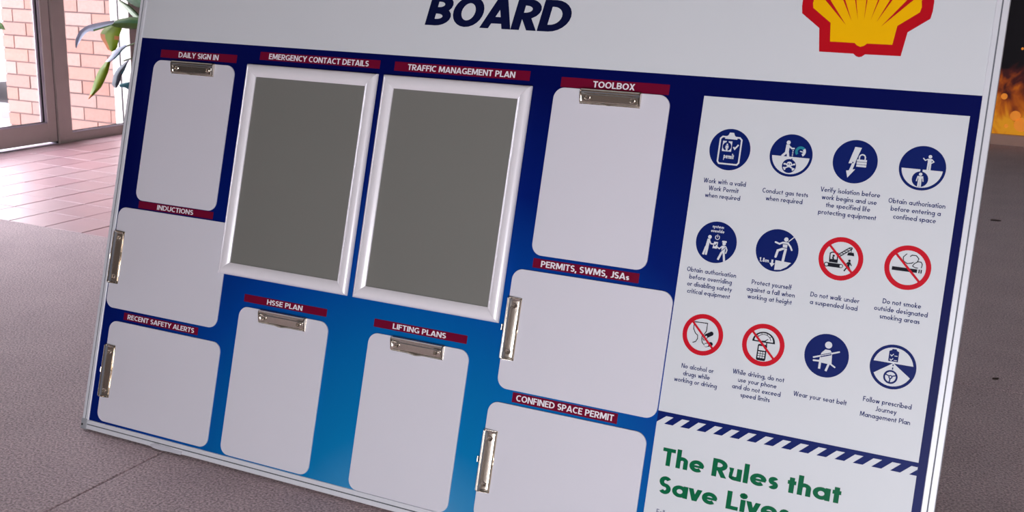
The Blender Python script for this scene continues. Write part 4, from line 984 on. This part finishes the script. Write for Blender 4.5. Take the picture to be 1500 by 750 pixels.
# ------------------------------------------------------------ clipboards
def clip_parts(root, top):
    """spring clip along x, hinge towards +y (the outer edge at y = top)"""
    L = .059
    base = MB()                                           # base plate with upturned ends
    base.box((-L, top - .0275, .0030), (L, top + .001, .0037), M_chrome)
    for s in (-1, 1):
        x = s * (L - .0006)
        base.prism([(0, 0), (0, 0)], 0, 0, M_chrome) if False else None
        pts = [(top - .0270, .0035), (top - .0005, .0035), (top - .0015, .0100), (top - .0070, .0112), (top - .0250, .0062)]
        n = len(pts)
        vs = [(x - .0005, a, b) for a, b in pts] + [(x + .0005, a, b) for a, b in pts]
        base.add(vs, [list(range(n)), list(range(n, 2 * n))[::-1]] + [(i, (i + 1) % n, n + (i + 1) % n, n + i) for i in range(n)], M_chrome)
    clip = base.build('clip', root); clip['label'] = 'nickel spring clip'
    lev = MB(); Lx = L - .0022                            # pressed lever: bowed section, thumb lip in the middle
    prof = [(top + .0002, .0066), (top - .0004, .0104), (top - .0026, .0120), (top - .0054, .0112), (top - .0064, .0068), (top - .0084, .0064),
            (top - .0104, .0080), (top - .0215, .0060), (top - .0234, .0052), (top - .0248, .0062), (top - .0264, .0086)]
    xs = [-Lx, -Lx + .0022, -Lx + .0040, -.034, -.018, -.010, 0, .010, .018, .034, Lx - .0040, Lx - .0022, Lx]
    vs = []
    for x in xs:
        bumpy = max(0, 1 - abs(x) / .020); edge = 1 if abs(x) > Lx - .001 else (.8 if abs(x) > Lx - .003 else 0)
        for i, (a, b) in enumerate(prof):
            vs.append((x, a - (.0026 * bumpy if i > 8 else 0), b + (.0016 * bumpy if i == len(prof) - 1 else 0) + (.0022 * edge if 4 < i < 10 else 0)))
    n = len(prof); m_ = len(xs)
    fs = [(i * n + j, i * n + j + 1, (i + 1) * n + j + 1, (i + 1) * n + j) for i in range(m_ - 1) for j in range(n - 1)]
    GR = {i * (n - 1) + 3 for i in range(m_ - 1)}
    N0 = len(vs); vs2 = [(x, y, z - .0006) for x, y, z in vs]
    fs += [tuple(N0 + q for q in f[::-1]) for f in fs]
    lev.add(vs + vs2, fs, M_chrome)
    for q in GR: lev.mi[q] = lev.slot(M_groove)  # shade of the hinge groove put into the lever's colour
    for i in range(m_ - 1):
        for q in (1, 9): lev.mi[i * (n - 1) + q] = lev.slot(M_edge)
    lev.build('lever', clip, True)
    pin = MB(); pin.tube([(-L + .001, top - .0035, .0070), (L - .001, top - .0035, .0070)], .0022, M_chrome, 10); pin.build('pin', clip, True)
    for s in (-1, 1):
        rv = MB(); c = (s * .0435, top - .0155, .0066)
        rv.lathe([(.0052, 0), (.0052, .0018), (.0043, .0028), (.0031, .0025), (.0026, .0008), (.0, .0006)], M_chrome, 20, c)
        rv.build('rivet', clip, True)
PWD, PHT = .2270, .3158
def clipboard0():
    r = empty('clipboard')
    mb = MB()
    P = rrect(-PWD / 2, -PHT / 2, PWD / 2, PHT / 2, .021, 8)
    Q = rrect(-PWD / 2 + .0006, -PHT / 2 + .0006, PWD / 2 - .0006, PHT / 2 - .0006, .0204, 8)
    n = len(P)
    vs = [(x, y, 0) for x, y in P] + [(x, y, .0024) for x, y in P] + [(x, y, .0030) for x, y in Q]
    mb.add(vs, [list(range(n))[::-1], list(range(2 * n, 3 * n))] + [(k * n + i, k * n + (i + 1) % n, (k + 1) * n + (i + 1) % n, (k + 1) * n + i) for k in (0, 1) for i in range(n)], M_clipbd)
    mb.build('writing_panel', r)
    clip_parts(r, PHT / 2)
    return r
cb = clipboard0()
CBS = [(.1790, .6862, 0, 'upright white clipboard under the DAILY SIGN IN strip'),
       (.1806, .3948, 1, 'sideways white clipboard under the INDUCTIONS strip'),
       (.2000, .1400, 1, 'sideways white clipboard under the RECENT SAFETY ALERTS strip'),
       (.5076, .1820, 0, 'upright white clipboard under the HSSE PLAN strip'),
       (.8325, .1797, 0, 'upright white clipboard under the LIFTING PLANS strip'),
       (1.1565, .6950, 0, 'upright white clipboard under the TOOLBOX strip'),
       (1.1697, .3937, 1, 'sideways white clipboard under the PERMITS, SWMS, JSAs strip'),
       (1.1590, .1400, 1, 'sideways white clipboard under the CONFINED SPACE PERMIT strip')]
for k, (u, v, side, lab) in enumerate(CBS):
    o = cb if k == 0 else dup(cb)
    o.matrix_world = BM @ Matrix.Translation((u, v, .0004)) @ (Matrix.Rotation(PI / 2, 4, 'Z') if side else Matrix.Identity(4))
    tag(o, lab, 'clipboard', 'clipboards on the board')
    if side:       # hanging eye behind the clip
        e = MB(); top = PHT / 2
        e.box((-.0055, top + .004, .0029), (.0055, top + .0065, .0043), M_chrome)
        for sx in (-.0055, .0030): e.box((sx, top - .001, .0029), (sx + .0025, top + .005, .0043), M_chrome)
        e.box((-.0055, top - .0005, .0029), (.0055, top + .0010, .0043), M_chrome)
        e.box((-.0055, top + .0062, .0029), (.0055, top + .0072, .0050), M_chrome)
        e.build('hanging_eye', o)
